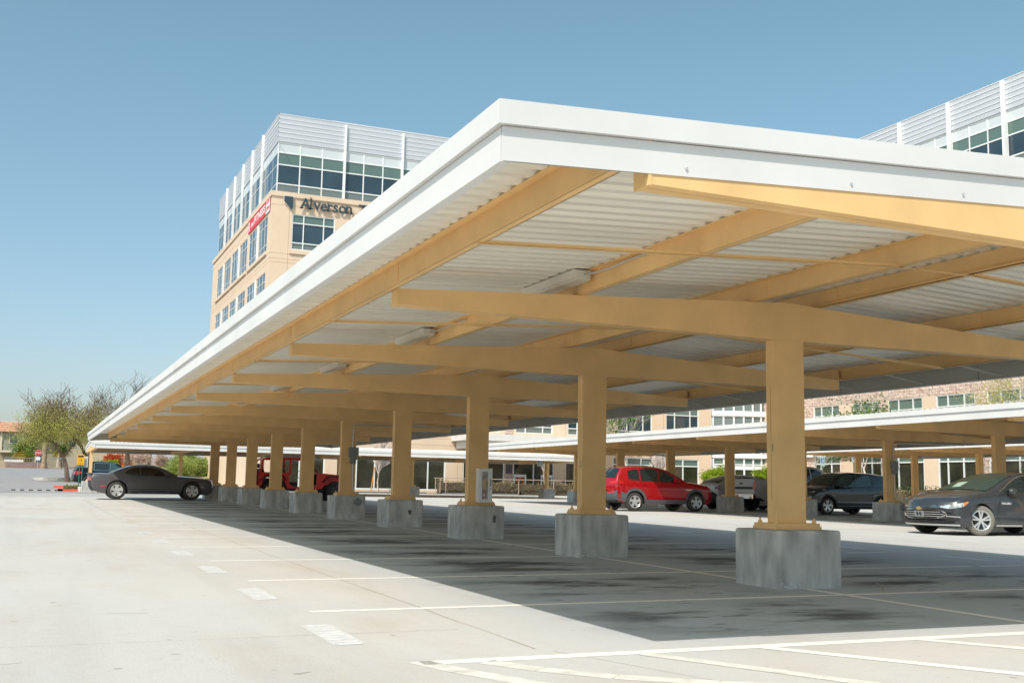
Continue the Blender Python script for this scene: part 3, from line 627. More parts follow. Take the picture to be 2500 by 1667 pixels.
m = MB(); m.box((34.95 - 15.2, -.09, .08), (35.35 - 15.2, -.07, .16)); m.box((34.9 - 15.2, -.09, -.04 + .0), (35.4 - 15.2, -.07, .04)); m.build("door_notice", wtext, dd)
door_unit(PF, A, 36.95, 37.95, 1.05, 1)
# dark tile patches on the stone pier
MB().box((33.95 - 15.2, -.03, 1.1 + .5), (34.5 - 15.2, .02, 2.6 + .5)).build("dark_tile", stoned, A)
MB().box((38.85 - 15.2, -.10, 1.0), (39.05 - 15.2, .0, 1.2)).build("wall_lamp", black, A)
# entrance canopy
ec = empty("entrance_canopy", "white stepped entrance canopy on the office block behind the near carport", "canopy", (29.6, 76.6, 2.9))
m = MB(); m.box((.15, .15, .0), (13.0, 3.0, .55)); m.box((-.25, -.3, .56), (13.6, 3.05, 1.05)); m.build("roof_slab", white, ec)
for xx in (1.5, 11.5): MB().box((xx, .6, -3.5), (xx + .35, .95, 0)).build("post", white, ec)

Bd = empty("office_building", "stone and silver office block filling the right background", "building", (57.2, 79.7, -.5))
PB = lambda y, o, z: (-o, y - 79.7, z + .5)                # left face of right block, x = 57.2
m = MB(); holes = []; wins = []
yy = 71.9 - 19 * 0
bays = [(53.9 - 3.75 * 0, 0)]
B2 = [(50.3, 54.0), (55.0, 58.45), (59.75, 63.15), (64.0, 67.0), (68.5, 71.6), (73.0, 75.9), (44.0, 48.0), (38.5, 42.5), (32.5, 36.5)]
for a, b in B2:
    holes.append((a, b, 4.4, 6.85)); wins.append((a, b, 4.4, 6.85, 1)); holes.append((a, b, -.2, 2.85)); wins.append((a, b, -.2, 2.85, 0))
    holes.append((a, b, 12.8, 15.5)); wins.append((a, b, 12.8, 15.5, 2)); holes.append((a, b, 17.1, 19.8)); wins.append((a, b, 17.1, 19.8, 2))
def mfB(y, z):
    if z > 12: return 0
    if z > 6.86: return 1
    if z > 3.0 and z < 4.3: return 1
    return 1 if any(abs(y - c) < .75 for c in (54.5, 63.6, 72.3, 49.2, 37.6)) else 0
wall_with_holes(m, PB, 28, 78.5, -.6, 21.0, holes, mf=mfB, th=.3)
m.box((.0, 28 - 79.7, 21.5), (30, 78.5 - 79.7, 21.86)); m.add([PB(28, 0, -.6), PB(28, -30, -.6), PB(28, -30, 21.4), PB(28, 0, 21.4)], [(0, 1, 2, 3)])
m.build("wall", [peach, stone], Bd, fixn=False)
for a, b, z0, z1, f in wins:
    wd = b - a
    if f == 1: window(Bd, PB, 0, a, b, z0, z1, [a + wd * .28, a + wd * .70], [5.0, 6.05], [ggray, gground, ggreen], fr=.07)
    elif f == 0: window(Bd, PB, 0, a, b, z0, z1, [a + wd * .35, a + wd * .75], [2.3], [gground, ggreen], fr=.085)
    else: window(Bd, PB, 0, a, b, z0, z1, [a + wd * .28, a + wd * .70], [z0 + .5, z1 - .7], [ggray, gdark, ggreen], fr=.07)
MB().box((-.25, 64 - 79.7, 3.35), (-.02, 78 - 79.7, 3.62)).build("ledge", mull, Bd)
PB2 = lambda y, o, z: (-o + .2, y - 79.7, z + .5)
fy = [51.7 + 4.75 * k for k in range(-4, 6)]
for a, b in zip(fy, fy[1:]):
    window(Bd, PB2, 0, a, b, 21.36, 25.22, [a + (b - a) / 3, a + (b - a) * 2 / 3], [22.05, 23.5, 24.42], [ggray, gdark, ggreen, spandrel], fr=.085, depth=.1)
m = MB(); m.box((.4, 30 - 79.7, 21.86), (29, 76 - 79.7, 27.8)); m.box((.16, 30 - 79.7, 25.74), (29.2, 76 - 79.7, 27.86)); m.build("metal_band", metalp, Bd)
m = MB()
for z in (26.1, 26.45, 26.8, 27.15, 27.5, 27.83): m.box((.12, 30 - 79.7, z), (.16, 76 - 79.7, z + .05))
m.build("panel_rib", MATS["rib_white"], Bd)
for y in fy: MB().box((-.12, y - .09 - 79.7, 21.86), (.14, y + .09 - 79.7, 27.75)).build("fin", mull, Bd)
MB().box((2.0, 30 - 79.7, 27.85), (20, 60 - 79.7, 28.2)).build("roof_screen", metalp, Bd)
# glazed corner entrance linking both blocks
ce = empty("entrance_atrium", "curved glass entrance bay in the corner between the two office blocks", "entrance", (53.0, 79.9, -.5))
cp = [Vector((53.0 + 4.6 * t, 79.6 - 1.6 * math.sin(t * math.pi * .55), 0)) for t in [i / 6 for i in range(7)]]
for i in range(6):
    a, b = cp[i], cp[i + 1]; d = (b - a); Ln = d.length; d.normalize(); nrm = Vector((d.y, -d.x, 0))
    Pq = lambda x, o, z, a=a, d=d, nrm=nrm: tuple(a + d * x + nrm * o - Vector((53.0, 79.9, -.5 - z)))
    window(ce, Pq, 0, 0, Ln, -.4, 2.85, [], [1.9, 2.3], [gground, mull, ggreen], fr=.07); window(ce, Pq, 0, 0, Ln, 3.15, 6.4, [], [4.2, 5.5], [ggray, gblue, ggray], fr=.07)
    window(ce, Pq, 0, 0, Ln, 6.75, 9.5, [], [7.6], [ggray, ggray], fr=.07)
    MB().box((0, 0, 0), (.001, .001, .001)) if False else None
m = MB()
for i in range(6):
    a, b = cp[i], cp[i + 1]
    for z0, z1, o in ((2.85, 3.15, .12), (6.4, 6.75, .05)):
        m.prism([(p.x - 53.0, p.y - 79.9 - o, z0 + .5) for p in (a, b)] + [(b.x - 53.0, 2, z0 + .5), (a.x - 53.0, 2, z0 + .5)], (0, 0, z1 - z0))
m.build("ledge", mull, ce)

# planter wall, railing, hedges in front of the blocks
darkc = mat("planter_concrete", (.16, .165, .165), .9, noise=.25, scale=2)
pw = MB()
for a, b in ((14, 26.3), (27.6, 33.5), (34.0, 47.0)): pw.box((a, 76.2, -.95), (b, 76.5, -.42 if a < 30 else -.50))
pw.build("planter_wall", darkc, label="low dark concrete planter wall along the foot of the office block", category="wall")
m = MB(); m.grid([[(x, y, -.50) for x in (14, 30, 47, 57)] for y in (76.45, 80.5)]); m.build("planting_bed", mat("bed_mulch", (.20, .15, .11), .95, noise=.3, scale=3), kind="structure")
rail = mat("rail_paint", (.42, .33, .26), .5)
rl = empty("handrail", "thin brown handrail running along the planter in front of the office block", "railing", (27, 76.35, -.45))
for x in [0, .35, .8] + [.8 + 2.9 * k for k in range(1, 5)]: MB().tube([(x, 0, 0), (x, 0, 1.05)], .028, 6).build("post", rail, rl)
m = MB(); m.bar((-.1, 0, 1.07), (12.5, 0, 1.07), .06, .05); m.build("top_rail", rail, rl)

# ================================================================ PLANTS
def leafmat(name, c1, c2, tr=.25):
    m = bpy.data.materials.new(name); m.use_nodes = True; n = m.node_tree; b = n.nodes["Principled BSDF"]
    g = n.nodes.new("ShaderNodeNewGeometry"); mx = n.nodes.new("ShaderNodeMix"); mx.data_type = 'RGBA'
    mx.inputs[6].default_value = (*c1, 1); mx.inputs[7].default_value = (*c2, 1)
    n.links.new(g.outputs["Random Per Island"], mx.inputs[0]); n.links.new(mx.outputs[2], b.inputs["Base Color"]); b.inputs["Roughness"].default_value = .75
    b.inputs["Specular IOR Level"].default_value = .25
    t = n.nodes.new("ShaderNodeBsdfTranslucent"); ad = n.nodes.new("ShaderNodeMixShader"); ad.inputs[0].default_value = tr
    n.links.new(mx.outputs[2], t.inputs[0]); n.links.new(b.outputs[0], ad.inputs[1]); n.links.new(t.outputs[0], ad.inputs[2])
    n.links.new(ad.outputs[0], n.nodes["Material Output"].inputs[0]); return m
LM = dict(
    olive=leafmat("olive_leaf", (.56, .52, .17), (.32, .35, .09), .45), dry=leafmat("dry_leaf", (.42, .34, .19), (.26, .24, .10), .35),
    lime=leafmat("lime_leaf", (.34, .42, .03), (.20, .32, .02), .4), green=leafmat("green_leaf", (.12, .24, .03), (.05, .13, .02)),
    pale=leafmat("pale_green_leaf", (.44, .50, .16), (.28, .36, .10), .45), orange=leafmat("orange_leaf", (.75, .30, .03), (.60, .16, .02), .4),
    pinkdry=leafmat("pink_twig", (.66, .50, .42), (.50, .36, .30)),
    red=leafmat("red_leaf", (.62, .12, .05), (.50, .10, .03), .4), dark=leafmat("dark_leaf", (.05, .09, .03), (.03, .06, .02)),
    hedge=leafmat("hedge_leaf", (.40, .33, .17), (.24, .18, .09)), hedgeg=leafmat("green_hedge_leaf", (.10, .14, .04), (.05, .08, .02)),
    pink=leafmat("pink_blossom", (.70, .25, .28), (.55, .20, .20)), ylw=leafmat("yellow_frond", (.45, .33, .04), (.30, .22, .03)))
def leaf_quads(mb, c, r, n, size, flat=1.0, droop=0):
    for _ in range(n):
        while True:
            p = Vector((random.uniform(-1, 1), random.uniform(-1, 1), random.uniform(-1, 1)))
            if p.length < 1: break
        p = Vector((p.x * r, p.y * r, p.z * r * flat - (droop * random.random()))) + c
        a = Vector((random.gauss(0, 1), random.gauss(0, 1), random.gauss(0, 1) * (.5 if not droop else 2))).normalized(); b = a.cross(Vector((random.gauss(0, 1), random.gauss(0, 1), random.gauss(0, 1)))).normalized()
        s = size * random.uniform(.6, 1.3); a *= s; b *= s * .42
        mb.add([p - a, p + b, p + a, p - b], [(0, 1, 2, 3)])
def tree(name, label, x, y, h, rad, tr, leaf, barkmat, trunk_h=.3, nleaf=4, size=.12, lean=(0, 0), levels=4, z=None, group=None, fork=3, up=.55, leafr=.35, seed=1, twig=.006, leaf_zmax=9, topbare=1.0, droop=0, flat=.8, cat="tree"):
    random.seed(seed); z = gz(x, y) if z is None else z
    root = empty(name, label, cat, (x, y, z), 0, group); tb = MB(); tw = MB(); lf = MB()
    def grow(p, d, L, r, lev):
        n = 4; pts = [p]; rs = [r]
        for i in range(n):
            d = (d + Vector((random.gauss(0, .13), random.gauss(0, .13), random.gauss(.02, .08)))).normalized(); p = p + d * (L / n); pts.append(p); rs.append(max(twig, r * (1 - .42 * (i + 1) / n)))
        (tb if lev <= 1 else tw).tube(pts, rs, 6 if lev < 2 else 4 if lev < 3 else 3, cap=False)
        if lev >= levels:
            if leaf and p.z < h * topbare: leaf_quads(lf, p, leafr, nleaf, size, flat, droop)
            return
        if lev >= levels - 1 and leaf:
            for q in pts[1:]:
                if q.z < h * topbare: leaf_quads(lf, q, leafr * .8, max(1, nleaf // 2), size, flat, droop)
        k = fork + (1 if random.random() < .4 else 0)
        for j in range(k):
            th = random.uniform(0, 6.283) if j else random.uniform(0, 6.283)
            sp_ = random.uniform(.35, .95) if lev else random.uniform(.35, .8)
            dd_ = (d * math.cos(sp_) + (Vector((math.cos(th), math.sin(th), 0)) * rad + Vector((0, 0, up * .3))) * math.sin(sp_)).normalized()
            st = random.choice(pts[2:]) if lev else pts[-1]
            grow(st, dd_, L * random.uniform(.62, .9), rs[-1] * random.uniform(.6, .85), lev + 1)
    d0 = Vector((lean[0], lean[1], 1)).normalized(); L0 = h * trunk_h
    grow(Vector((0, 0, -.1)), d0, L0, tr, 0)
    tb.build("trunk", barkmat, root, fixn=False, smooth=60)
    if tw.v: tw.build("branches", barkmat, root, fixn=False)
    if lf.v: lf.build("crown", leaf if isinstance(leaf, bpy.types.Material) else LM[leaf], root, fixn=False)
    return root
tree("mesquite_tree", "leaning olive mesquite tree by the road at far left, bare twigs on top", 2.75, 97, 9.6, 1.15, .22, "olive", bark, trunk_h=.24, nleaf=17, size=.07, levels=5, lean=(.10, 0), leafr=.95, seed=12, twig=.011, topbare=.62, fork=3, droop=1.3, flat=.6)
tree("mesquite_tree", "dry olive mesquite tree rising behind the far end of the near carport", 5.2, 102, 10.8, 1.0, .24, "dry", bark, trunk_h=.28, nleaf=20, size=.075, levels=5, lean=(-.12, 0), leafr=.9, seed=5, twig=.012, topbare=.62, droop=1.0)
tree("mesquite_tree", "thick dark trunked tree seen over the roof of the grey coupe", 8.0, 104, 10.6, .9, .27, None, bark, trunk_h=.30, levels=5, lean=(-.15, 0), seed=21, twig=.014)
tree("broadleaf_tree", "orange and red leaved tree beyond the dark hatchback roof", 8.2, 124, 4.4, 1.3, .10, "orange", barkp, trunk_h=.14, nleaf=26, size=.18, levels=4, leafr=.6, seed=3, up=.3)
tree("broadleaf_tree", "small red leaved shrub tree beside the orange one", 7.3, 121, 3.4, 1.0, .07, "red", barkp, trunk_h=.25, nleaf=20, size=.15, levels=3, leafr=.55, seed=4)
tree("shrub", "bright green rounded bush below the orange tree", 6.6, 114, 2.6, 1.2, .06, "lime", barkg, trunk_h=.25, nleaf=30, size=.13, levels=3, leafr=.5, seed=6, cat="bush")
for i, (x, y, h, s) in enumerate(((9.4, 112, 5.2, 31), (11.2, 115, 5.6, 32), (10.4, 121, 6.0, 33))):
    tree("bare_tree", ["pale leafless tree behind the orange tree's right side", "pinkish leafless tree above the rear window of the grey coupe", "tall pinkish leafless tree between the coupe roof and the green trees"][i], x, y, h, 1.0, .09, "pinkdry", barkp, trunk_h=.16, nleaf=7, size=.06, levels=5, seed=s, twig=.024, up=.2, group="bare trees beyond the lot")
for i, (x, y, h, s) in enumerate(((12.6, 104, 5.6, 41), (15.0, 106, 6.2, 42), (17.2, 104, 5.8, 43), (17.2, 114, 7.6, 44), (14.0, 114, 7.2, 45))):
    tree("palo_verde", ["airy pale green tree over the bonnet of the grey coupe", "airy pale green tree behind the thin far post", "airy pale green tree between the two farthest near columns", "larger pale green tree rising behind the others", "pale green tree behind, left of the thin far post"][i], x, y, h, 1.05, .10, "pale", barkg, trunk_h=.10, nleaf=34, size=.085, levels=5, leafr=1.0, seed=s, group="pale green trees beyond the lot", twig=.010, up=.3)
tree("broadleaf_tree", "blue green tree top behind the dark trunk", 12.2, 150, 9.5, 1.0, .14, "dark", bark, trunk_h=.30, nleaf=14, size=.2, levels=4, leafr=.7, seed=8)
tree("crape_myrtle", "leafless white branched tree tied to a stake in front of the dark windows", 22.9, 77.2, 4.6, .32, .075, None, barkp, trunk_h=.26, levels=4, up=2.2, fork=5, seed=14, twig=.022, z=-.5)
tree("crape_myrtle", "leafless white branched tree beside the glass door with the orange logo", 36.0, 76.9, 4.6, .35, .08, None, barkp, trunk_h=.26, levels=4, up=2.2, fork=5, seed=15, twig=.022, z=-.5)
tree("crape_myrtle", "leafless white branched tree above the red sport utility vehicle", 46.2, 76.8, 4.6, .35, .08, None, barkp, trunk_h=.26, levels=4, up=2.2, fork=5, seed=16, twig=.022, z=-.5)
m = MB(); m.tube([(22.35, 77.0, -.5), (22.6, 77.1, 1.3)], .04, 6); m.build("tree_stake", mat("stake_wood", (.60, .25, .06), .8), label="orange wooden stake leaning beside the white branched tree", category="stake")
tree("palo_verde", "bright lime tree left of the second carport column behind the white hatchback", 49.2, 73.5, 4.4, 1.0, .09, "lime", barkg, trunk_h=.18, nleaf=9, size=.085, levels=5, leafr=.36, seed=51, z=-.5)
tree("palo_verde", "bright lime tree in front of the glazed corner entrance", 54.4, 74.5, 4.6, 1.0, .09, "lime", barkg, trunk_h=.20, nleaf=9, size=.085, levels=5, leafr=.36, seed=52, z=-.5)
tree("orchid_tree", "green leaved tree growing past the second floor windows, left of the corner entrance", 43.6, 76.8, 7.6, .6, .09, "green", barkp, trunk_h=.36, nleaf=2, size=.13, levels=5, leafr=.4, seed=61, z=-.5)
tree("orchid_tree", "sparse green tree standing before the stone block, left of the dark hatchback", 53.0, 66.5, 5.6, .6, .08, "green", barkp, trunk_h=.30, nleaf=2, size=.13, levels=5, leafr=.4, seed=62)
tree("orchid_tree", "sparse green tree with pale branches behind the roof of the dark hatchback", 54.0, 61.5, 7.4, .6, .10, "green", barkp, trunk_h=.34, nleaf=2, size=.13, levels=5, leafr=.4, seed=63)
tree("mesquite_tree", "feathery olive tree before the stone wall at the right edge", 55.0, 47.6, 9.0, .9, .14, "olive", barkp, trunk_h=.36, nleaf=9, size=.07, levels=5, leafr=.45, seed=64, droop=.5)
tree("broadleaf_tree", "green tree beyond the windscreen of the dark sedan at the right edge", 52.6, 45.0, 4.6, 1.0, .12, "green", barkp, trunk_h=.28, nleaf=5, size=.11, levels=5, leafr=.4, seed=65)
def hedge(name, label, a, b, w, h, leaf, dens, size, z=None, seed=1, cat="hedge"):
    random.seed(seed); m = MB(); a = Vector(a); b = Vector(b); L = (b - a).length; n = int(L * h * w * dens)
    zz = gz(a.x, a.y) if z is None else z
    core = MB(); d_ = (b - a).normalized(); s_ = Vector((-d_.y, d_.x))
    P = [a + s_ * w * .32, b + s_ * w * .32, b - s_ * w * .32, a - s_ * w * .32]
    core.prism([(p.x, p.y, zz) for p in P], (0, 0, h * .82))
    for _ in range(n):
        t = random.random(); p = a.lerp(b, t) + s_ * random.uniform(-.5, .5) * w
        q = Vector((p.x, p.y, zz + h * (random.random() ** .6) * (1 + .07 * math.sin(t * L * 2.1 + seed))))
        leaf_quads(m, q, .05, 1, size)
    root = empty(name, label, cat, (a.x, a.y, zz))
    for o in (core.build("stems", mat("hedge_core", (.10, .08, .05), .95), root), m.build("foliage", LM[leaf], root, fixn=False)): o.location = (-a.x, -a.y, -zz)
    return root
hedge("hedge", "dry brown clipped hedge behind the handrail, left of the white cabinet", (27.6, 77.3), (33.8, 77.3), 1.3, 1.0, "hedge", 160, .07, z=-.5, seed=2)
hedge("hedge", "dry brown clipped hedge in front of the glass doors", (34.2, 77.2), (40.0, 77.2), 1.2, .95, "hedge", 160, .07, z=-.5, seed=3)
hedge("hedge", "dark green clipped hedge behind the dark sedan", (53.0, 66), (53.0, 44), 1.5, 1.15, "hedgeg", 70, .09, seed=4)
hedge("hedge", "low dark hedge beyond the bonnet of the grey coupe", (15.5, 98), (19.5, 97), 1.5, 1.1, "dark", 90, .09, seed=5)
hedge("hedge", "small green and yellow shrub patch on the red kerbed island", (1.75, 68.3), (2.55, 68.3), .7, .24, "lime", 1200, .05, z=-.52, seed=6, cat="shrub")
hedge("shrub", "golden grass clump at the foot of the leaning mesquite", (3.3, 99.5), (5.5, 99.5), 1.5, 1.2, "ylw", 150, .1, seed=7, cat="shrub")
for i, (x, y, L_) in enumerate(((54.5, 60.0, .9), (53.6, 56.5, .8), (52.5, 52.5, .9))):
    hedge("shrub", ["leafy tan shrub behind the left footing beside the dark sedan", "tan shrub in front of the green hedge, by the blue parking sign", "tan shrub nearest the bonnet of the dark sedan"][i], (x - 1.6, y), (x - 1.6 + L_, y), .8, .95, "hedge", 260, .08, seed=20 + i, cat="shrub")
# grass bank beyond the lot
m = MB(); rows = []
for y in (96, 100, 106, 114, 124, 140): rows.append([(x, y, gz(min(x, 13), y) + {96: .0, 100: .25, 106: .5, 114: .8, 124: 1.0, 140: 1.0}[y] * (0 if x < 9 else 1) + .01) for x in (8.4, 9.2, 12, 16, 20, 26)])
m.grid(rows); m.build("lawn", mat("lawn_grass", (.20, .22, .06), .95, noise=.4, scale=4, col2=(.30, .26, .12)), kind="structure")

# ---------------------------------------------------------------- far left street
hs = empty("house", "two storey stucco house with a clay tile roof at the far left", "house", (-8, 170, gz(-8, 158)))
stucco = mat("olive_stucco", (.33, .29, .20), .9, noise=.08, scale=.5); stuccog = mat("grey_stucco", (.30, .30, .25), .9); tile = mat("clay_tile", (.62, .33, .20), .85, noise=.45, scale=1.6, col2=(.34, .16, .09), stretch=(1, 3, 3), bump=.5)
trimm = mat("cream_trim", (.66, .58, .44), .8)
z0 = 0
m = MB(); m.box((-14, 0, -.5), (12.5, 12, 5.2)); m.build("wall", stucco, hs)
MB().box((4.05, -1.0, 2.5), (6.9, 0, 5.2)).build("bay", stuccog, hs)
m = MB(); m.box((3.75, -1.15, 2.25), (7.05, 0, 2.52)); m.box((3.75, -1.15, 2.5), (4.05, -.8, 5.2)); m.box((11.2, -.25, 0), (11.9, 0, 5.2)); m.build("trim", trimm, hs)
m = MB()
for x0_, x1_, y0_, zr in ((-14.6, 3.4, -.8, 5.2), (3.4, 13.1, -1.6, 5.1)):
    m.prism([(x0_, y0_, zr), (x0_, 6, zr + 1.7), (x0_, 13, zr)], (x1_ - x0_, 0, 0))
m.build("roof", tile, hs)
w_ = MB().box((4.9, -1.07, 3.5), (6.1, -1.0, 4.8)).build("window", trimm, hs); MB().box((5.0, -1.09, 3.6), (6.0, -1.075, 4.7)).build("pane", gblue, w_)
w_ = MB().box((8.4, -.07, .6), (9.8, 0, 2.4)).build("window", trimm, hs); MB().box((8.5, -.09, .7), (9.7, -.075, 2.3)).build("pane", gblue, w_)
h2 = empty("house", "second pale two storey house farther right behind the palm", "house", (3.5, 186, gz(3.5, 180)))
MB().box((0, 0, -.5), (14, 10, 5.6)).build("wall", mat("cream_stucco", (.55, .47, .33), .9), h2)
m = MB(); m.prism([(-.6, -1, 5.6), (-.6, 5, 7.2), (-.6, 11, 5.6)], (15.2, 0, 0)); m.build("roof", tile, h2)
for xx in (1.5, 4.5, 8, 11): w_ = MB().box((xx, -.06, 3.1), (xx + 1.2, 0, 4.5)).build("window", trimm, h2); MB().box((xx + .1, -.08, 3.2), (xx + 1.1, -.065, 4.4)).build("pane", gblue, w_)
zw = gz(0, 158)
brick = bpy.data.materials.new("block_wall_brick"); brick.use_nodes = True; bn_ = brick.node_tree; bt = bn_.nodes.new("ShaderNodeTexBrick"); bt.inputs["Color1"].default_value = (.30, .19, .17, 1); bt.inputs["Color2"].default_value = (.24, .15, .14, 1); bt.inputs["Mortar"].default_value = (.36, .29, .26, 1); bt.inputs["Scale"].default_value = 1.0; bt.inputs["Brick Width"].default_value = .4; bt.inputs["Row Height"].default_value = .2; bt.inputs["Mortar Size"].default_value = .012
tcn = bn_.nodes.new("ShaderNodeTexCoord"); mpn = bn_.nodes.new("ShaderNodeMapping"); mpn.inputs["Rotation"].default_value = (math.radians(90), 0, 0); bn_.links.new(tcn.outputs["Object"], mpn.inputs[0]); bn_.links.new(mpn.outputs[0], bt.inputs[0]); bn_.links.new(bt.outputs[0], bn_.nodes["Principled BSDF"].inputs[0])
MB().box((-3.1, 158.4, zw - .4), (2.0, 158.7, zw + .78)).build("block_wall", brick, label="low reddish block wall at the end of the road, left", category="wall")
MB().box((-40, 159.0, zw - .4), (-3.1, 159.3, zw + .95)).build("block_wall", mat("tan_block", (.50, .38, .28), .9, noise=.15, scale=3), label="pale tan block wall at the left picture edge", category="wall")
fe = empty("iron_fence", "white topped railing standing on the reddish block wall", "fence", (-3.3, 158.55, zw + .78))
MB().box((0, 0, 0), (2.3, .06, .30)).build("white_panel", white, fe); MB().box((0, .07, .55), (7.5, .11, .60)).build("rail", steel, fe)
m = MB()
for k in range(26): m.box((k * .3, .07, 0), (k * .3 + .03, .1, .6))
m.build("picket", steel, fe)
gf = empty("iron_fence", "tall thin metal fence right of the palm trunk", "fence", (2.2, 157.5, gz(2, 157)))
m = MB()
for k in range(40): m.box((k * .25, 0, 0), (k * .25 + .025, .025, 1.5))
m.build("picket", steel, gf)
for xx in (.9, 2.2, 5, 8): MB().box((xx, -.03, 0), (xx + .07, .05, 2.0)).build("post", steel, gf)
MB().box((0, -.01, 1.4), (10, .03, 1.45)).build("rail", steel, gf)
def palm(name, label, x, y, h, tr, fr, n, col, seed, skirt=True):
    random.seed(seed); r = empty(name, label, "palm", (x, y, gz(x, y)), 0, None)
    m = MB(); P = [(0, 0, h * i / 12) for i in range(13)]; R = [tr * (1.45 if i == 0 else 1.0 + .12 * (i % 2)) for i in range(13)]; m.tube(P, R, 10); m.build("trunk", mat("palm_bark", (.40, .30, .19), .95, noise=.5, scale=4, col2=(.18, .12, .08)), r)
    f = MB(); g = MB()
    for i in range(n):
        th = random.uniform(0, 6.283); elv = random.uniform(-.9, 1.2); tgt = g if elv < -.15 and skirt else f
        p = Vector((0, 0, h)); d = Vector((math.cos(th) * math.cos(elv), math.sin(th) * math.cos(elv), math.sin(elv))); L = fr * random.uniform(.7, 1.1); pts = []
        for k in range(6): pts.append(p.copy()); p = p + d * (L / 5); d = (d + Vector((0, 0, -.22))).normalized()
        for k in range(1, 6):
            s = d.cross(Vector((0, 0, 1))).normalized(); q = pts[k]
            for sg_ in (-1, 1):
                for j in range(3): e = q + s * sg_ * fr * .30 + d * .15 * j - Vector((0, 0, .10 * j)); tgt.add([q, q + d * .05, e], [(0, 1, 2)])
        tgt.tube(pts, .015, 3, cap=False)
    if f.v: f.build("crown", LM[col], r, fixn=False)
    if g.v: g.build("dead_fronds", LM["ylw"], r, fixn=False)
palm("fan_palm", "short bushy palm with yellow lower fronds in front of the house", -1.0, 161, 2.6, .25, 2.2, 110, "green", 3)
palm("fan_palm", "tall palm with a shaggy trunk beside the stop sign", 1.45, 156.5, 6.4, .30, 1.5, 70, "olive", 4)
palm("fan_palm", "small palm right of the shaggy trunked palm", 3.5, 160, 2.6, .2, 1.5, 60, "green", 5)
palm("fan_palm", "second rough palm trunk behind the leaning mesquite", 6.3, 148, 5.6, .24, 1.4, 40, "olive", 6)
palm("fan_palm", "slender palm trunk beyond the coupe roof, among the bare trees", 13.0, 140, 6.6, .22, 1.2, 40, "olive", 7)
# stop sign
signw = mat("sign_white", (.80, .80, .80), .4); signred = mat("sign_red", (.55, .03, .03), .4)
st = empty("stop_sign", "red stop sign on a pole with a white plate below, at the far road end", "sign", (.67, 150, gz(.67, 150)))
MB().tube([(0, 0, 0), (0, 0, 2.3)], .03, 8).build("pole", steel, st)
oc = [(.40 * math.cos(math.radians(22.5 + 45 * k)), -.05, 2.05 + .40 * math.sin(math.radians(22.5 + 45 * k))) for k in range(8)]
MB().prism(oc, (0, .01, 0)).build("plate", signred, st)
MB().prism([(x * 1.05, -.045, 2.05 + (z - 2.05) * 1.05) for x, y, z in oc], (0, .004, 0)).build("plate_rim", signw, st)
vs, fs = text_mesh("STOP", .27, 0, .004); xm = max(v[0] for v in vs); MB().add([((v[0] - xm / 2), -.053, v[1] + 1.96) for v in vs], fs).build("lettering", signw, st, fixn=False)
MB().box((-.27, -.05, 1.15), (.27, -.04, 1.55)).build("lower_plate", signw, st)
# yellow sign
ys = empty("notice_sign", "yellow notice sign with a black band on green posts by the dark vehicle", "sign", (2.93, 78, gz(2.9, 78) + .02))
yel = mat("sign_yellow", (.80, .42, .01), .45); gpost = mat("green_post", (.05, .16, .12), .5)
MB().box((-.23, -.06, 1.53), (.22, -.05, 2.2)).build("panel", yel, ys)
MB().box((-.17, -.064, 2.03), (.17, -.061, 2.14)).build("black_band", black, ys)
vs, fs = text_mesh("12", .22, 0, .002); MB().add([(v[0] * .8 - .09, -.063, v[1] + 1.78) for v in vs], fs).build("numerals", black, ys, fixn=False)
m = MB(); m.box((-.16, -.064, 1.66), (.16, -.061, 1.67)); m.box((-.12, -.064, 1.60), (.12, -.061, 1.61)); m.build("small_print", black, ys)
for xx in (-.04, .13): MB().box((xx - .03, -.03, -.3), (xx + .03, .03, 1.7)).build("post", gpost, ys)
MB().box((.02, .10, 1.38), (.46, .11, 2.1)).build("back_panel", mat("sign_back", (.62, .60, .56), .6), ys)
# kerbed islands, wheel block, speed bump
isl = MB(); isl.box((1.45, 67.3, -.8), (2.75, 67.6, -.50)); isl.box((1.45, 67.3, -.8), (1.7, 69.6, -.5)); isl.build("kerb_island", redk, label="small red painted kerb in front of the dark vehicle", category="kerb")
isl = MB(); isl.prism([(1.5, 80.2, gz(2, 80) - .1), (2.3, 78.6, gz(2, 80) - .1), (2.5, 78.7, gz(2, 80) - .1), (1.7, 80.4, gz(2, 80) - .1)], (0, 0, .26)); isl.box((1.45, 80.2, -.7), (5, 80.5, gz(2, 80) + .16)); isl.build("kerb_island", redk, label="red painted kerb edge left of the dark vehicle", category="kerb")
isl = MB(); isl.prism([(.3, 103, gz(1, 103) - .1), (1.0, 101, gz(1, 103) - .1), (5, 101, gz(1, 103) - .1), (5, 112, gz(1, 103) - .1), (0, 112, gz(1, 103) - .1)], (0, 0, .30)); isl.build("tree_island", kerbm, label="pale raised island around the leaning mesquite", category="kerb")
MB().box((2.5, 66.2, -.8), (3.4, 68.0, -.36), bev=.05).build("concrete_block", mat("white_concrete", (.62, .62, .60), .85, noise=.1, scale=3), label="white concrete block beside the first far footing", category="block")
bump = MB()
for k in range(11):
    bump.box((-.95 + k * .225, 68.0, gz(0, 68) - .05), (-.95 + (k + 1) * .225 - .004, 68.35, gz(0, 68) + .07), k % 2, bev=.0)
bump.build("speed_bump", [mat("bump_black", (.05, .055, .06), .8), mat("bump_pale", (.50, .48, .44), .8)], label="black and white striped speed bump across the left lane", category="speed bump")
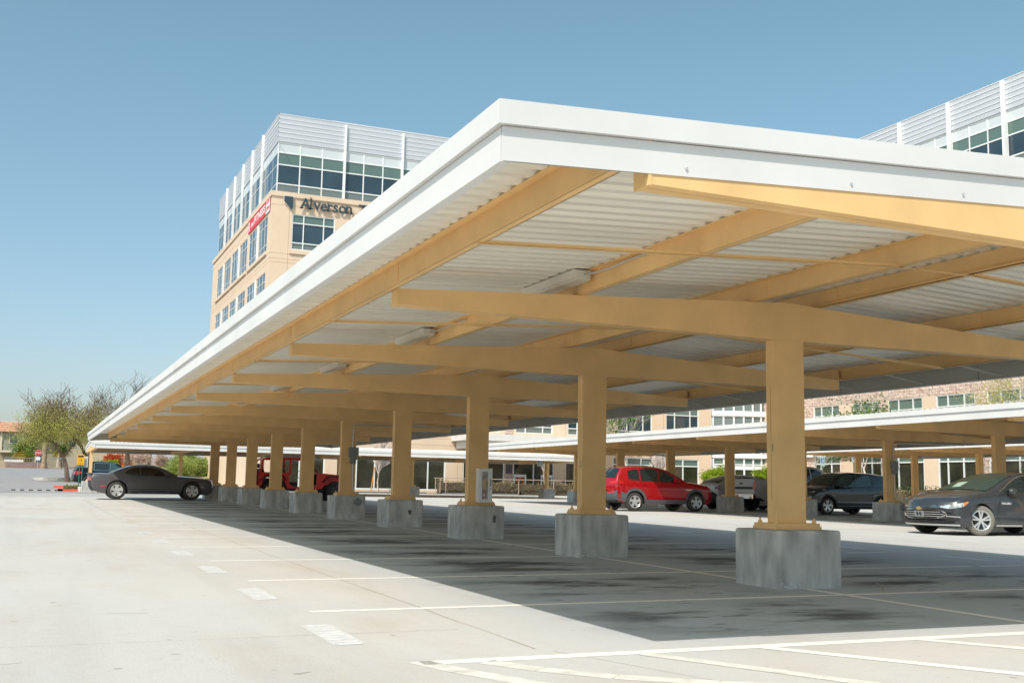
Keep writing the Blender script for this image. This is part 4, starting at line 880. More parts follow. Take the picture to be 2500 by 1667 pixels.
# accessible parking signs
blue = mat("sign_blue", (.03, .13, .40), .4); spole = mat("sign_pole", (.20, .21, .21), .5)
def acc_sign(x, y, ztop, label, pole=True):
    r = empty("parking_sign", label, "sign", (x, y, gz(x, y)), 0, "blue accessible parking signs"); h = ztop - gz(x, y)
    if pole: MB().box((-.04, -.02, 0), (.04, .02, h - .1)).build("pole", spole, r)
    MB().box((-.18, -.045, h - .62), (.18, -.03, h)).build("plate", mat("sign_green_white", (.40, .52, .50), .5), r)
    MB().box((-.13, -.05, h - .40), (.13, -.046, h - .10)).build("blue_square", blue, r)
    m = MB(); cx_, cz_ = .0, h - .30
    m.lathe([(.055, 0), (.075, 0), (.075, .004), (.055, .004)], (cx_, -.056, cz_), 16, close=True); m.box((-.03, -.058, cz_ + .02), (.0, -.052, cz_ + .14)); m.box((-.03, -.058, cz_ + .06), (.08, -.052, cz_ + .09)); m.box((.06, -.058, cz_ - .06), (.09, -.052, cz_ + .07)); m.lathe([(0, 0), (.03, 0), (.03, .004), (0, .004)], (-.01, -.056, cz_ + .17), 10); m.build("wheelchair_symbol", signw, r)
    return r
def at(px, py, Y):                                          # helper: direction of a picture point at depth Y
    d = fw + rr * ((px - 1250) / F) - uu * ((py - 833.5) / F); return d * (Y / d.y)
p = at(2007, 1118, 58); acc_sign(p.x, 58, p.z + .1, "blue accessible parking sign left of the dark hatchback's roof centre")
p = at(2084, 1108, 55); acc_sign(p.x, 55, p.z + .1, "blue accessible parking sign above the dark hatchback's rear roof")
p = at(2260, 1112, 60); acc_sign(p.x, 60, p.z + .05, "tall blue accessible parking sign directly left of the dark sedan's windscreen")
p = at(1316, 1118, 64.8); acc_sign(p.x, 64.7, p.z + .1, "blue accessible parking sign fixed on the distant tan column", pole=False)
# hills
hm = mat("far_hill_rock", (.42, .40, .44), .95, noise=.35, scale=.004, col2=(.30, .28, .33))
random.seed(11); m = MB(); rows = []
for j, (y, hh) in enumerate(((3000, 0), (3500, .45), (4200, 1.0), (5200, .6))):
    row = []
    for i in range(90):
        x = -2600 + i * 75; t = i / 90
        prof = 205 + 35 * math.sin(t * 21 + 1.0) + 26 * math.sin(t * 47) + 14 * math.sin(t * 113 + j) + random.uniform(-10, 10)
        row.append((x * y / 4000, y, -5 + prof * hh + 15 * (1 - hh)))
    rows.append(row)
m.grid(rows); m.build("hills", hm, kind="structure", smooth=80)

# ================================================================ CARS
def paintm(name, col, metal=.3, rough=.25, coat=.3, spec=.3):
    return mat(name, col, rough, metal, coat=coat, spec=spec, noise=.04, scale=40)
class Car:
    """local x 0 = nose .. L = tail, y across, z up from the tyre contact. nose/tail: outlines [(x, z)] from the bottom edge up."""
    def __init__(s, name, label, cat, L, W, nose, belt, tail, roof, xf, xr, wr, body, clear=.2, hwp=None, tumble=.30, cf=.22, cr=.16, arch=.05, crown=.05, archmat=None, group=None):
        s.L, s.W, s.xf, s.xr, s.wr, s.body, s.clear = L, W, xf, xr, wr, body, clear
        s.nose, s.tail, s.belt, s.roof = nose, tail, belt, roof; s.tumble, s.cf, s.cr, s.crown = tumble, cf, cr, crown; s.Ra = wr + arch
        im = min(range(len(nose)), key=lambda i: nose[i][0]); s.nlo = sorted(nose[:im + 1]); s.nup = sorted(nose[im:])
        it = max(range(len(tail)), key=lambda i: tail[i][0]); s.tlo = sorted(tail[:it + 1]); s.tup = sorted(tail[it:])
        s.TOP = s.nup + belt + s.tup; s.LOW = s.nlo + [(s.nlo[-1][0] + .25, clear), (s.tlo[0][0] - .25, clear)] + s.tlo
        s.hwp = hwp or [(0, .90), (.25, .95), (.8, .985), (L * .5, 1), (L - .8, .985), (L - .2, .94), (L, .90)]
        s.root = empty(name, label, cat, group=group); s.am = archmat
    def hw(s, x): return s.W / 2 * ip(s.hwp, x)
    def zt(s, x): return ip(s.TOP, x)
    def zl(s, x): return ip(s.LOW, x)
    def z0(s, x):
        z = s.zl(x)
        for xw in (s.xf, s.xr):
            d = s.Ra ** 2 - (x - xw) ** 2
            if d > 0: z = max(z, s.wr + math.sqrt(d))
        return z
    def zr(s, x): return ip(s.roof, x)
    def Y(s, x, z):
        h = s.hw(x); zt = s.zt(x); zl = s.zl(x)
        if z <= zt + 1e-6:
            t = (z - zl) / max(.05, zt - zl); q = max(0, 1 - t / .35); r = max(0, (t - .62) / .38)
            return h * (1 - .055 * q * q - .055 * r * r + .006 * math.sin(t * 9))
        yb = h * .945 - .02; return yb - s.tumble * (z - zt) - .06 * (z - zt) ** 2
    def B(s, x, y, z):                                   # plan bend of nose and tail
        k = (abs(y) / (s.W / 2)) ** 2.4
        if x < 1.0: x = x + s.cf * k * (1 - x) ** 1.5
        if x > s.L - .8: x = x - s.cr * k * max(0, 1 - (s.L - x) / .8) ** 1.5
        return (x, y, z)
    def shell(s):
        L = s.L; xs = [0, .012, .03, .06, .1, .15] + [.2 + .045 * i for i in range(int((L - .4) / .045))] + [L - .15, L - .1, L - .06, L - .03, L - .012, L]
        xs = sorted(set(xs + [s.xf - s.Ra + .002, s.xf + s.Ra - .002, s.xr - s.Ra + .002, s.xr + s.Ra - .002])); m = MB(); rows = []
        for x in xs:
            zl, z0, zt, h = s.zl(x), s.z0(x), s.zt(x), s.hw(x); z0 = min(z0, zt - .05); zt = max(zt, z0 + .02)
            half = [(0, zl), (h - .30, zl), (h - .30, z0), (s.Y(x, z0) - .02, z0 + .0)]
            for t in (.0, .08, .2, .35, .5, .65, .78, .88, .95, 1): half.append((s.Y(x, lerp(z0 + .004, zt, t)), lerp(z0 + .004, zt, t)))
            yt = half[-1][0]; cr = s.crown
            half += [(yt * .975, zt + .012), (yt * .90, zt + .018 + cr * .1), (yt * .6, zt + .02 + cr * .64), (yt * .3, zt + .02 + cr * .91), (0, zt + .02 + cr)]
            full = [s.B(x, -y, z) for y, z in half[::-1]] + [s.B(x, y, z) for y, z in half[1:]]; rows.append(full)
        n = len(rows[0]); vs = sum(rows, []); fs = []; mi = []; hN = (n - 1) // 2
        for i in range(len(rows) - 1):
            for j in range(n - 1):
                fs.append((i * n + j, i * n + j + 1, (i + 1) * n + j + 1, (i + 1) * n + j))
                jj = j if j < hN else n - 2 - j              # distance from the top centre
                mi.append(1 if jj >= hN - 3 else 0)
        fs += [tuple(range(n)), tuple(range((len(rows) - 1) * n, len(rows) * n))]; mi += [0, 0]
        m.v = vs; m.f = fs; m.mi = mi
        s.bodyo = m.build("body", [s.body, black], s.root, smooth=32)
        # greenhouse
        x0, x1 = s.roof[0][0], s.roof[-1][0]; N = int((x1 - x0) / .05); rows = []
        for i in range(N + 1):
            x = lerp(x0, x1, i / N); zr, zt = s.zr(x), s.zt(x) - .015; zr = max(zr, zt + .02); hh = zr - zt
            ye = s.Y(x, max(zt + .02, zr - min(.06, hh * .5))); yb = s.Y(x, zt + .016)
            half = [(yb, zt - .02), (yb, zt)]
            for t in (.33, .66, 1): half.append((s.Y(x, lerp(zt + .017, max(zt + .02, zr - min(.06, hh * .5)), t)), lerp(zt, zr - min(.06, hh * .5), t)))
            cr = .05
            half += [(ye - .025, zr - min(.025, hh * .2)), (ye - .07, zr - .005), (ye * .6, zr + cr * .5), (0, zr + cr * .75)]
            rows.append([s.B(x, -y, z) for y, z in half[::-1]] + [s.B(x, y, z) for y, z in half[1:]])
        m = MB(); m.grid(rows); n = len(rows[0]); m.f += [tuple(range(n)), tuple(range(N * n, (N + 1) * n))]; m.mi += [0, 0]
        s.roofo = m.build("roof", s.body, s.root, smooth=38)
    def side(s, name, rows, mt, off=.006, sides=(-1, 1), parent=None):
        """rows of (x, z) laid on the flank"""
        o = None
        for sd in sides:
            m = MB(); m.grid([[s.B(x, sd * (s.Y(x, z) + off), z) for x, z in r] for r in rows]); o = m.build(name, mt, parent or s.root, smooth=40)
        return o
    def poly(s, lo, hi, n=14, m_=4):
        x0, x1 = lo[0][0], lo[-1][0]; X = [lerp(x0, x1, i / n) for i in range(n + 1)]
        return [[(x, lerp(ip(lo, x), ip(hi, x), j / m_)) for x in X] for j in range(m_ + 1)]
    def strip(s, P, wd):
        rows = []
        for sg_ in (0, 1): rows.append([(x, z + (wd if sg_ else 0)) for x, z in P])
        return rows
    def front(s, name, rows, mt, off=.008, parent=None, rear=False, both=False):
        """rows of (y, z) on the nose (or the tail)"""
        prof = sorted((z, x) for x, z in (s.tail if rear else s.nose)); o = None
        for sd in ((1, -1) if both else (1,)):
            m = MB(); m.grid([[s.B(ip(prof, z) + (off if rear else -off), sd * y, z) for y, z in r] for r in rows]); o = m.build(name, mt, parent or s.root, smooth=40)
        return o
    def fpoly(s, lo, hi, n=10, m_=4): return s.poly(lo, hi, n, m_)
    def top_glass(s, name, xa, xb, mt, ins=.07, off=.008):
        N = 8; rows = []
        for i in range(N + 1):
            x = lerp(xa, xb, i / N); zr = s.zr(x); hh = max(.04, zr - s.zt(x)); ye = s.Y(x, max(s.zt(x) + .02, zr - min(.06, hh * .5))) - ins
            rows.append([s.B(x, ye * k / 5, zr + off + (.05 * .75 * (1 - (k / 5) ** 2) if 1 else 0)) for k in range(-5, 6)])
        m = MB(); m.grid(rows); return m.build(name, mt, s.root, smooth=60)
    def arches(s, wd, mt, name="arch_moulding", off=.012):
        for xw in (s.xf, s.xr):
            rows = []
            for r in (s.Ra - .01, s.Ra + wd * .5, s.Ra + wd): rows.append([(xw + r * math.cos(a), max(s.zl(xw) - .02 + .0, s.wr + r * math.sin(a))) for a in [math.pi * i / 20 for i in range(21)]])
            s.side(name, rows, mt, off)
    def wheels(s, spokes=5, rim_r=.62, tyre=None, rmat=None, style="spoke", steer=0, near_dusty=None, tw=.23, spw=.5):
        R = s.wr; tyre = tyre or rubber; rmat = rmat or rimm
        for xw in (s.xf, s.xr):
            for sd in (-1, 1):
                yo = s.W / 2 - .015; m = MB()
                prof = [(R * rim_r, 0), (R * .80, .0), (R * .93, .012), (R * .985, .03), (R, .05), (R, tw - .05), (R * .985, tw - .03), (R * .9, tw), (R * rim_r, tw)]
                m.lathe(prof, (0, 0, 0), 40, close=True)
                t_ = tyre
                w_ = m.build("wheel", near_dusty if near_dusty and sd == near_dusty_side else t_, s.root, smooth=35)
                m = MB(); Rr = R * rim_r + .004
                m.lathe([(Rr, .004), (Rr - .016, -.002), (Rr - .03, .012), (Rr - .03, .16)], (0, 0, 0), 36)
                m.lathe([(0, .018), (.045, .016), (.055, .03), (.055, .05)], (0, 0, 0), 16)
                for k in range(spokes):
                    a0 = 2 * math.pi * k / spokes + .3
                    subs = (-.19, .19) if style == "twin" else (0,)
                    for da in subs:
                        a = a0 + da; wi = (.035 if style == 'spoke' else .014) * spw / .5; wo_ = (.075 if style == "spoke" else .020) * spw / .5
                        if style == "steel": wo_ = .055; wi = .05
                        c_, s_ = math.cos(a), math.sin(a); p = lambda r, t, y: (r * c_ - t * s_, y, r * s_ + t * c_)
                        q = [p(.03, -wi, .022), p(Rr - .015, -wo_, .010), p(Rr - .015, wo_, .010), p(.03, wi, .022)]
                        m.add(q + [(x, y + .03, z) for x, y, z in q], [(0, 1, 2, 3), (7, 6, 5, 4), (0, 4, 5, 1), (1, 5, 6, 2), (2, 6, 7, 3), (3, 7, 4, 0)])
                rim = m.build("rim", rmat, w_, smooth=30)
                m = MB(); m.lathe([(0, .07), (Rr - .02, .07)], (0, 0, 0), 24); m.build("brake_disc", black, w_)
                w_.location = (xw, sd * yo, R)
                if sd > 0: w_.rotation_euler = (0, 0, math.pi)
                if steer and xw == s.xf: w_.rotation_euler.z += math.radians(steer); w_.location.y -= sd * .02
    def mirror(s, x, z, mt=None):
        for sd in (-1, 1):
            m = MB(); y = s.Y(x, z - .05); c = Vector((x, sd * (y + .13), z))
            rows = []
            for i, (dx, k) in enumerate(((-.10, .25), (-.07, .75), (-.02, 1), (.05, 1), (.065, .96))):
                rows.append([(c.x + dx, c.y + .115 * k * math.cos(a), c.z + .075 * k * math.sin(a)) for a in [2 * math.pi * j / 12 for j in range(13)]])
            m.grid(rows); m.add([rows[-1][j] for j in range(12)], [tuple(range(12))]); m.bar((x + .0, sd * y, z - .04), (x, sd * (y + .08), z - .03), .08, .03)
            m.build("wing_mirror", mt or s.body, s.root, smooth=50)
    def handles(s, P, mt=None):
        for x, z in P: s.side("door_handle", [[(x - .09, z - .014), (x + .09, z - .014)], [(x - .09, z + .014), (x + .09, z + .014)]], mt or chrome, .03)
    def door_lines(s, lines):
        dk = mat("panel_gap", (.004, .004, .004), .8)
        for P in lines:
            rows = [[(x, z) for x, z in P], [(x + .009, z) for x, z in P]]; s.side("door_gap", rows, dk, .0045)
    def place(s, x, y, nose=-1, z=None, rz=0):
        s.root.location = (x, y, gz(x, y) if z is None else z); s.root.rotation_euler = (0, 0, (0 if nose < 0 else math.pi) + rz)
near_dusty_side = -1
amber = mat("amber_lens", (.85, .22, .01), .15, coat=1); redl = mat("red_lens", (.50, .01, .01), .15, coat=1); clearl = mat("headlamp_lens", (.50, .52, .53), .1, coat=1, noise=.7, scale=14)
wellm = mat("grille_black", (.008, .008, .009), .5)
def arc_pts(x0, x1, n=9): return [lerp(x0, x1, i / n) for i in range(n + 1)]

# ---- dark grey coupe, far left
P = paintm("grey_coupe_paint", (.075, .072, .080), .0, .35, .7, .4)
c = Car("parked_coupe", "dark grey two door coupe parked nose in at the far end of the near carport", "car", 5.02, 1.92,
        nose=[(.28, .20), (.10, .26), (.02, .40), (0, .58), (.05, .70), (.09, .76), (.25, .83)],
        belt=[(.7, .875), (1.45, .92), (2.2, .90), (3.0, .90), (3.45, .945), (3.8, .965), (4.2, .975)],
        tail=[(4.65, .30), (4.86, .33), (4.97, .50), (5.0, .68), (5.02, .88), (4.96, .955), (4.6, .985)],
        roof=[(1.50, .93), (1.75, 1.06), (2.0, 1.19), (2.25, 1.30), (2.5, 1.365), (2.8, 1.39), (3.1, 1.385), (3.35, 1.35), (3.6, 1.28), (3.9, 1.165), (4.15, 1.05), (4.3, .99)],
        xf=.97, xr=3.92, wr=.358, body=P, clear=.23, tumble=.40, arch=.06)
c.shell()
tint = mat("tinted_glass", (.004, .004, .005), .06, spec=.7)
c.side("side_window", c.poly([(1.98, .955), (3.02, .965)], [(1.98, .98), (2.2, 1.13), (2.45, 1.25), (2.75, 1.305), (3.02, 1.30)]), tint)
c.side("quarter_window", c.poly([(3.06, .97), (3.5, 1.0), (3.66, 1.05)], [(3.06, 1.295), (3.3, 1.265), (3.5, 1.18), (3.66, 1.06)]), tint)
c.top_glass("windshield", 1.56, 2.38, cglass); c.top_glass("rear_window", 3.42, 4.2, cglass)
c.arches(.035, P, off=.008); c.wheels(5, .66, near_dusty=dusty, spw=.6)
c.door_lines([[(1.86, .35), (1.84, .6), (1.92, .93)], [(3.08, .40), (3.14, .6), (3.10, .96)]]); c.mirror(2.02, 1.0)
c.handles([(2.95, .86)], P)
c.side("side_marker", [[(4.35, .50), (4.62, .50)], [(4.35, .535), (4.62, .54)]], redl); c.side("side_marker", [[(.42, .52), (.62, .52)], [(.42, .55), (.62, .55)]], redl)
c.front("taillight", c.fpoly([(.06, .74), (.86, .74)], [(.06, .87), (.86, .87)]), redl, rear=True, both=True)
c.front("rear_valance", c.fpoly([(-.7, .33), (.7, .33)], [(-.7, .50), (.7, .50)]), black, rear=True)
m = MB(); m.box((4.86, -.80, 1.005), (5.03, .80, 1.035)); m.box((4.9, -.78, .96), (4.96, -.70, 1.01)); m.box((4.9, .70, .96), (4.96, .78, 1.01)); m.build("spoiler", P, c.root)
c.front("grille", c.fpoly([(-.62, .62), (.62, .62)], [(-.62, .72), (.62, .72)]), black); c.front("headlight", c.fpoly([(.62, .62), (.84, .62)], [(.62, .73), (.84, .73)]), clearl, both=True)
c.side("sill", [[(1.45, .235), (3.4, .235)], [(1.45, .28), (3.4, .28)]], black, .003)
c.place(3.55 + 3.92, 48.5, 1); c.root.location.x = 3.22 + 3.92

# ---- red compact SUV under the second carport
P = paintm("red_suv_paint", (.34, .003, .008), .0, .2, 1.0); clad = mat("grey_cladding", (.085, .095, .105), .6)
c = Car("parked_suv", "red sport utility vehicle with grey lower cladding parked under the second carport", "car", 4.62, 1.88,
        nose=[(.30, .26), (.12, .34), (.03, .48), (0, .62), (.03, .78), (.10, .88), (.28, .97)],
        belt=[(.7, 1.03), (1.25, 1.09), (2.2, 1.09), (3.2, 1.12), (4.0, 1.16)],
        tail=[(4.2, .34), (4.45, .40), (4.58, .52), (4.62, .72), (4.60, .92), (4.54, 1.10), (4.48, 1.17)],
        roof=[(1.22, 1.09), (1.5, 1.23), (1.8, 1.40), (2.1, 1.55), (2.4, 1.64), (2.8, 1.675), (3.4, 1.67), (3.9, 1.63), (4.12, 1.59), (4.3, 1.42), (4.46, 1.18)],
        xf=.92, xr=3.62, wr=.355, body=P, clear=.28, tumble=.34, cr=.26, arch=.065)
c.shell()
c.side("side_window", c.poly([(1.72, 1.13), (2.50, 1.135)], [(1.72, 1.17), (1.95, 1.35), (2.2, 1.49), (2.5, 1.575)]), cglass)
c.side("side_window", c.poly([(2.56, 1.135), (3.32, 1.15)], [(2.56, 1.58), (2.9, 1.605), (3.32, 1.59)]), cglass)
c.side("quarter_window", c.poly([(3.38, 1.155), (3.86, 1.22)], [(3.38, 1.585), (3.65, 1.555), (3.86, 1.50)]), cglass)
c.side("window_trim", [[(1.6, 1.10), (2.5, 1.112), (3.35, 1.125), (3.9, 1.175)], [(1.6, 1.118), (2.5, 1.13), (3.35, 1.143), (3.9, 1.195)]], black, .008)
c.top_glass("windshield", 1.28, 2.2, cglass); c.top_glass("rear_window", 4.14, 4.44, cglass, ins=.10)
c.arches(.085, clad); c.wheels(5, .66, style="steel", near_dusty=dusty, spw=.4)
c.side("sill_cladding", c.poly([(1.33, .29), (3.2, .29)], [(1.33, .44), (3.2, .44)], 10, 3), clad, .012)
c.side("bumper_cladding", c.poly([(4.02, .36), (4.34, .40)], [(4.02, .66), (4.34, .74)], 6, 3), clad, .012)
c.front("bumper_cladding", c.fpoly([(-.92, .42), (.92, .42)], [(-.92, .78), (-.5, .70), (.5, .70), (.92, .78)], 14), clad, rear=True)
c.front("reflector", c.fpoly([(.50, .66), (.80, .68)], [(.50, .71), (.80, .73)]), redl, rear=True, both=True)
c.front("taillight", c.fpoly([(.42, 1.02), (.90, 1.02)], [(.42, 1.10), (.90, 1.15)]), redl, rear=True, both=True, off=.012)
c.side("taillight", c.poly([(4.20, 1.03), (4.45, 1.01)], [(4.20, 1.10), (4.45, 1.15)], 5, 2), redl, .01)
c.front("number_plate", c.fpoly([(-.16, .80), (.16, .80)], [(-.16, .92), (.16, .92)]), white, rear=True, off=.012)
c.door_lines([[(1.60, .45), (1.58, .8), (1.62, 1.09)], [(2.53, .45), (2.55, .8), (2.53, 1.12)], [(3.20, .75), (3.33, .9), (3.36, 1.12)]]); c.mirror(1.86, 1.17); c.handles([(2.42, 1.0), (3.22, 1.02)], P)
c.front("headlight", c.fpoly([(.42, .86), (.84, .86)], [(.42, .92), (.84, .95)]), clearl, both=True); c.front("grille", c.fpoly([(-.4, .74), (.4, .74)], [(-.4, .86), (.4, .86)]), black)
c.side("reflection_badge", [[(1.12, .82), (1.42, .82)], [(1.12, .835), (1.42, .835)]], chrome, .008)
SUVR = c
c.place(24.5, 37.5, 1)

# ---- dark sedan, right
P = paintm("charcoal_sedan_paint", (.038, .043, .050), .15, .25, 1.0, .5)
c = Car("parked_sedan", "charcoal four door sedan with chrome edged grille and turned front wheels, nearest car", "car", 4.92, 1.86,
        nose=[(.24, .18), (.08, .215), (.02, .30), (.035, .40), (.0, .50), (.015, .60), (.05, .68), (.11, .745), (.22, .80), (.42, .86)],
        belt=[(.8, .93), (1.3, .985), (1.45, .99), (2.4, .965), (3.4, .98), (4.2, 1.02)],
        tail=[(4.5, .26), (4.78, .32), (4.9, .48), (4.9, .70), (4.92, .95), (4.85, 1.03), (4.6, 1.06)],
        roof=[(1.22, .985), (1.5, 1.11), (1.8, 1.24), (2.1, 1.35), (2.35, 1.42), (2.7, 1.455), (3.1, 1.45), (3.5, 1.40), (3.9, 1.29), (4.3, 1.12), (4.45, 1.07)],
        xf=.99, xr=3.82, wr=.345, body=P, clear=.19, tumble=.42, cf=.42, arch=.055)
c.shell()
c.side("side_window", c.poly([(1.78, 1.0), (2.62, .985)], [(1.78, 1.02), (1.98, 1.16), (2.2, 1.27), (2.45, 1.35), (2.62, 1.375)]), cglass)
c.side("side_window", c.poly([(2.70, .985), (3.55, 1.01)], [(2.70, 1.38), (3.05, 1.385), (3.35, 1.345), (3.55, 1.29)]), cglass)
c.side("window_trim", c.strip([(1.66, .985), (2.0, .975), (2.7, .962), (3.4, .975), (3.8, 1.02)], .016), chrome, .012)
c.side("window_trim", c.strip([(1.62, 1.0), (1.78, 1.075), (1.98, 1.19), (2.2, 1.295), (2.45, 1.378), (2.7, 1.41), (3.05, 1.412), (3.35, 1.37), (3.6, 1.29), (3.85, 1.14)], .018), chrome, .012)
c.top_glass("windshield", 1.30, 2.28, mat("windscreen_glass", (.02, .045, .035), .04, spec=1.0)); c.top_glass("rear_window", 3.62, 4.32, cglass)
m = MB(); m.grid([[c.B(x, y, c.zr(x) + .016 + .035 * (1 - (y / .6) ** 2)) for y in (.15, .3, .45)] for x in (1.42, 1.55, 1.7)]); m.build("sun_visor_sheet", mat("pale_dash_sheet", (.35, .45, .36), .5), c.root)
c.arches(.02, P, off=.004); c.wheels(5, .68, style="twin", steer=-20, near_dusty=mat("dusty_tread", (.24, .23, .20), .95, noise=.45, scale=55, col2=(.10, .095, .085)))
c.mirror(1.86, 1.03); c.handles([(2.52, .84), (3.35, .86)], chrome)
c.door_lines([[(1.52, .33), (1.50, .6), (1.56, .80), (1.58, .96)], [(2.66, .30), (2.68, .6), (2.66, .96)], [(3.42, .5), (3.56, .75), (3.60, .97)]])
G = c.front("upper_grille", c.fpoly([(-.60, .645), (.60, .645)], [(-.60, .695), (-.3, .705), (.3, .705), (.60, .695)], 12, 2), wellm, .012)
c.front("chrome_bar", c.fpoly([(-.62, .70), (-.3, .712), (.3, .712), (.62, .70)], [(-.62, .712), (-.3, .724), (.3, .724), (.62, .712)], 12, 1), chrome, .018)
c.front("chrome_bar", c.fpoly([(-.62, .633), (.62, .633)], [(-.62, .645), (.62, .645)], 12, 1), chrome, .018); c.front("chrome_bar", c.fpoly([(-.56, .668), (.56, .668)], [(-.56, .676), (.56, .676)], 12, 1), chrome, .018)
hexlo = [(-.66, .475), (-.50, .40), (-.3, .375), (.3, .375), (.50, .40), (.66, .475)]; hexhi = [(-.66, .49), (-.55, .55), (-.35, .575), (.35, .575), (.55, .55), (.66, .49)]
c.front("lower_grille", c.fpoly(hexlo, hexhi, 24, 3), wellm, .012)
c.front("chrome_frame", c.fpoly([(x, z - .004) for x, z in hexhi], [(x, z + .016) for x, z in hexhi], 24, 1), chrome, .022); c.front("chrome_frame", c.fpoly([(x, z - .016) for x, z in hexlo], [(x, z + .002) for x, z in hexlo], 24, 1), chrome, .022)
for z, hw_ in ((.425, .52), (.475, .60), (.525, .54)): c.front("grille_bar", c.fpoly([(-hw_, z - .007), (hw_, z - .007)], [(-hw_, z + .004), (hw_, z + .004)], 14, 1), rimm, .02)
c.front("plate_bracket", c.fpoly([(-.155, .40), (.155, .40)], [(-.155, .545), (.155, .545)], 6, 1), boxm, .034)
for yy_ in (-.075, .02): c.front("bracket_slot", c.fpoly([(yy_, .44), (yy_ + .055, .44)], [(yy_, .51), (yy_ + .055, .51)], 2, 1), wellm, .036)
em = MB(); BT = [(-.085, -.018), (-.035, -.018), (-.035, -.038), (.045, -.038), (.045, -.018), (.085, -.018), (.075, .018), (.035, .018), (.035, .038), (-.045, .038), (-.045, .018), (-.075, .018)]
em.prism([c.B(-.03 + .02, y, .603 + z) for y, z in BT], (-.015, 0, 0)); em.build("emblem", mat("gold_emblem", (.75, .50, .22), .3, .7), c.root)
hl = c.front("headlight", c.fpoly([(.52, .63), (.70, .60), (.905, .64)], [(.52, .655), (.70, .705), (.905, .745)], 10, 3), clearl, .014, both=True)
c.front("headlight_projector", c.fpoly([(.62, .625), (.70, .62)], [(.62, .685), (.70, .695)], 3, 2), chrome, .018, both=True)
c.side("turn_lamp", c.poly([(.24, .665), (.46, .745)], [(.24, .742), (.46, .775)], 6, 2), amber, .012)
c.side("headlight", c.poly([(.10, .63), (.24, .66)], [(.10, .72), (.24, .745)], 6, 2), clearl, .010)
c.front("air_intake", c.fpoly([(-.62, .265), (.62, .265)], [(-.70, .33), (.70, .33)], 14, 2), wellm, .008)
for yy_ in (-.45, -.2, .05, .3): c.front("intake_rib", c.fpoly([(yy_, .265), (yy_ + .03, .265)], [(yy_, .33), (yy_ + .03, .33)], 1, 1), P, .014)
c.front("lip", c.fpoly([(-.86, .215), (.86, .215)], [(-.86, .25), (.86, .25)], 20, 1), rimm, .012)
FZ = [(.66, .43), (.86, .42), (.90, .36), (.80, .29), (.72, .28), (.76, .37), (.66, .40)]
c.front("fog_trim", c.fpoly([(.64, .425), (.88, .405)], [(.64, .445), (.88, .43)], 5, 1), chrome, .016, both=True); pass
c.front('fog_recess', c.fpoly([(.66, .33), (.86, .33)], [(.66, .41), (.86, .395)], 5, 1), wellm, .009, both=True)
c.side("sill_trim", [[(1.45, .215), (3.4, .215)], [(1.45, .245), (3.4, .245)]], rimm, .006)
vs, fs = text_mesh("MALIBU", .07, 0, .001); MB().add([(1.60 + v[0] * 1.25, -(c.Y(1.8, .74) + .008), v[1] + .72) for v in vs], fs).build("door_lettering", signw, c.root, fixn=False)
c.front("taillight", c.fpoly([(.5, .82), (.88, .82)], [(.5, .95), (.88, .95)]), redl, rear=True, both=True)
c.place(19.15, 20.2, -1)

# ---- dark boxy hatchback
P = paintm("navy_hatch_paint", (.010, .020, .033), .1, .15, 1.0, .5)
c = Car("parked_hatchback", "boxy dark blue hatchback parked nose left under the second carport", "car", 4.2, 1.80,
        nose=[(.26, .22), (.08, .28), (.01, .42), (0, .58), (.03, .74), (.08, .86), (.2, .95)],
        belt=[(.5, 1.0), (.95, 1.06), (1.6, 1.04), (2.6, 1.06), (3.5, 1.10)],
        tail=[(3.8, .30), (4.05, .36), (4.16, .50), (4.19, .75), (4.2, .95), (4.17, 1.08), (4.1, 1.12)],
        roof=[(.98, 1.06), (1.15, 1.19), (1.35, 1.36), (1.55, 1.50), (1.75, 1.57), (2.2, 1.61), (3.0, 1.60), (3.6, 1.56), (3.9, 1.52), (4.0, 1.42), (4.12, 1.12)],
        xf=.84, xr=3.44, wr=.33, body=P, clear=.22, tumble=.26, cf=.25, arch=.06)
c.shell()
gl2 = mat("clear_car_glass", (.03, .07, .065), .04, spec=1.0)
c.side("side_window", c.poly([(1.30, 1.085), (2.16, 1.085)], [(1.30, 1.16), (1.42, 1.30), (1.6, 1.46), (1.8, 1.52), (2.16, 1.545)]), gl2)
c.side("side_window", c.poly([(2.22, 1.09), (3.0, 1.10)], [(2.22, 1.545), (2.6, 1.545), (3.0, 1.53)]), gl2)
c.side("quarter_window", c.poly([(3.06, 1.11), (3.25, 1.2), (3.46, 1.34)], [(3.06, 1.525), (3.3, 1.50), (3.46, 1.47)]), cglass)
c.top_glass("windshield", 1.02, 1.66, gl2); c.top_glass("rear_window", 3.93, 4.1, cglass)
c.arches(.06, black, off=.010); c.wheels(5, .70, style="twin", spw=.55); c.mirror(1.42, 1.10); c.handles([(2.05, .95), (2.93, .96)], P)
c.door_lines([[(1.28, .4), (1.24, .7), (1.26, 1.05)], [(2.19, .36), (2.2, .7), (2.19, 1.07)], [(2.98, .6), (3.05, .8), (3.06, 1.09)]])
c.side("sill", c.poly([(1.22, .235), (3.05, .235)], [(1.22, .31), (3.05, .31)], 10, 2), black, .010); c.side("sill_line", c.strip([(1.3, .33), (3.0, .33)], .012), rimm, .013)
c.front("headlight", c.fpoly([(.50, .84), (.86, .84)], [(.50, .89), (.86, .90)]), clearl, both=True); c.front("grille", c.fpoly([(-.5, .45), (.5, .45)], [(-.5, .62), (.5, .62)]), wellm)
c.side("badge", [[(.55, .93), (.75, .93)], [(.55, .955), (.75, .955)]], chrome, .01)
c.side("taillight", c.poly([(4.02, .75), (4.12, .75)], [(4.02, 1.3), (4.08, 1.3)], 2, 4), redl, .01)
m = MB(); m.bar((3.6, 0, 1.60), (3.75, 0, 1.68), .03, .05); m.build("antenna_fin", black, c.root)
c.place(27.1, 35.1, -1)

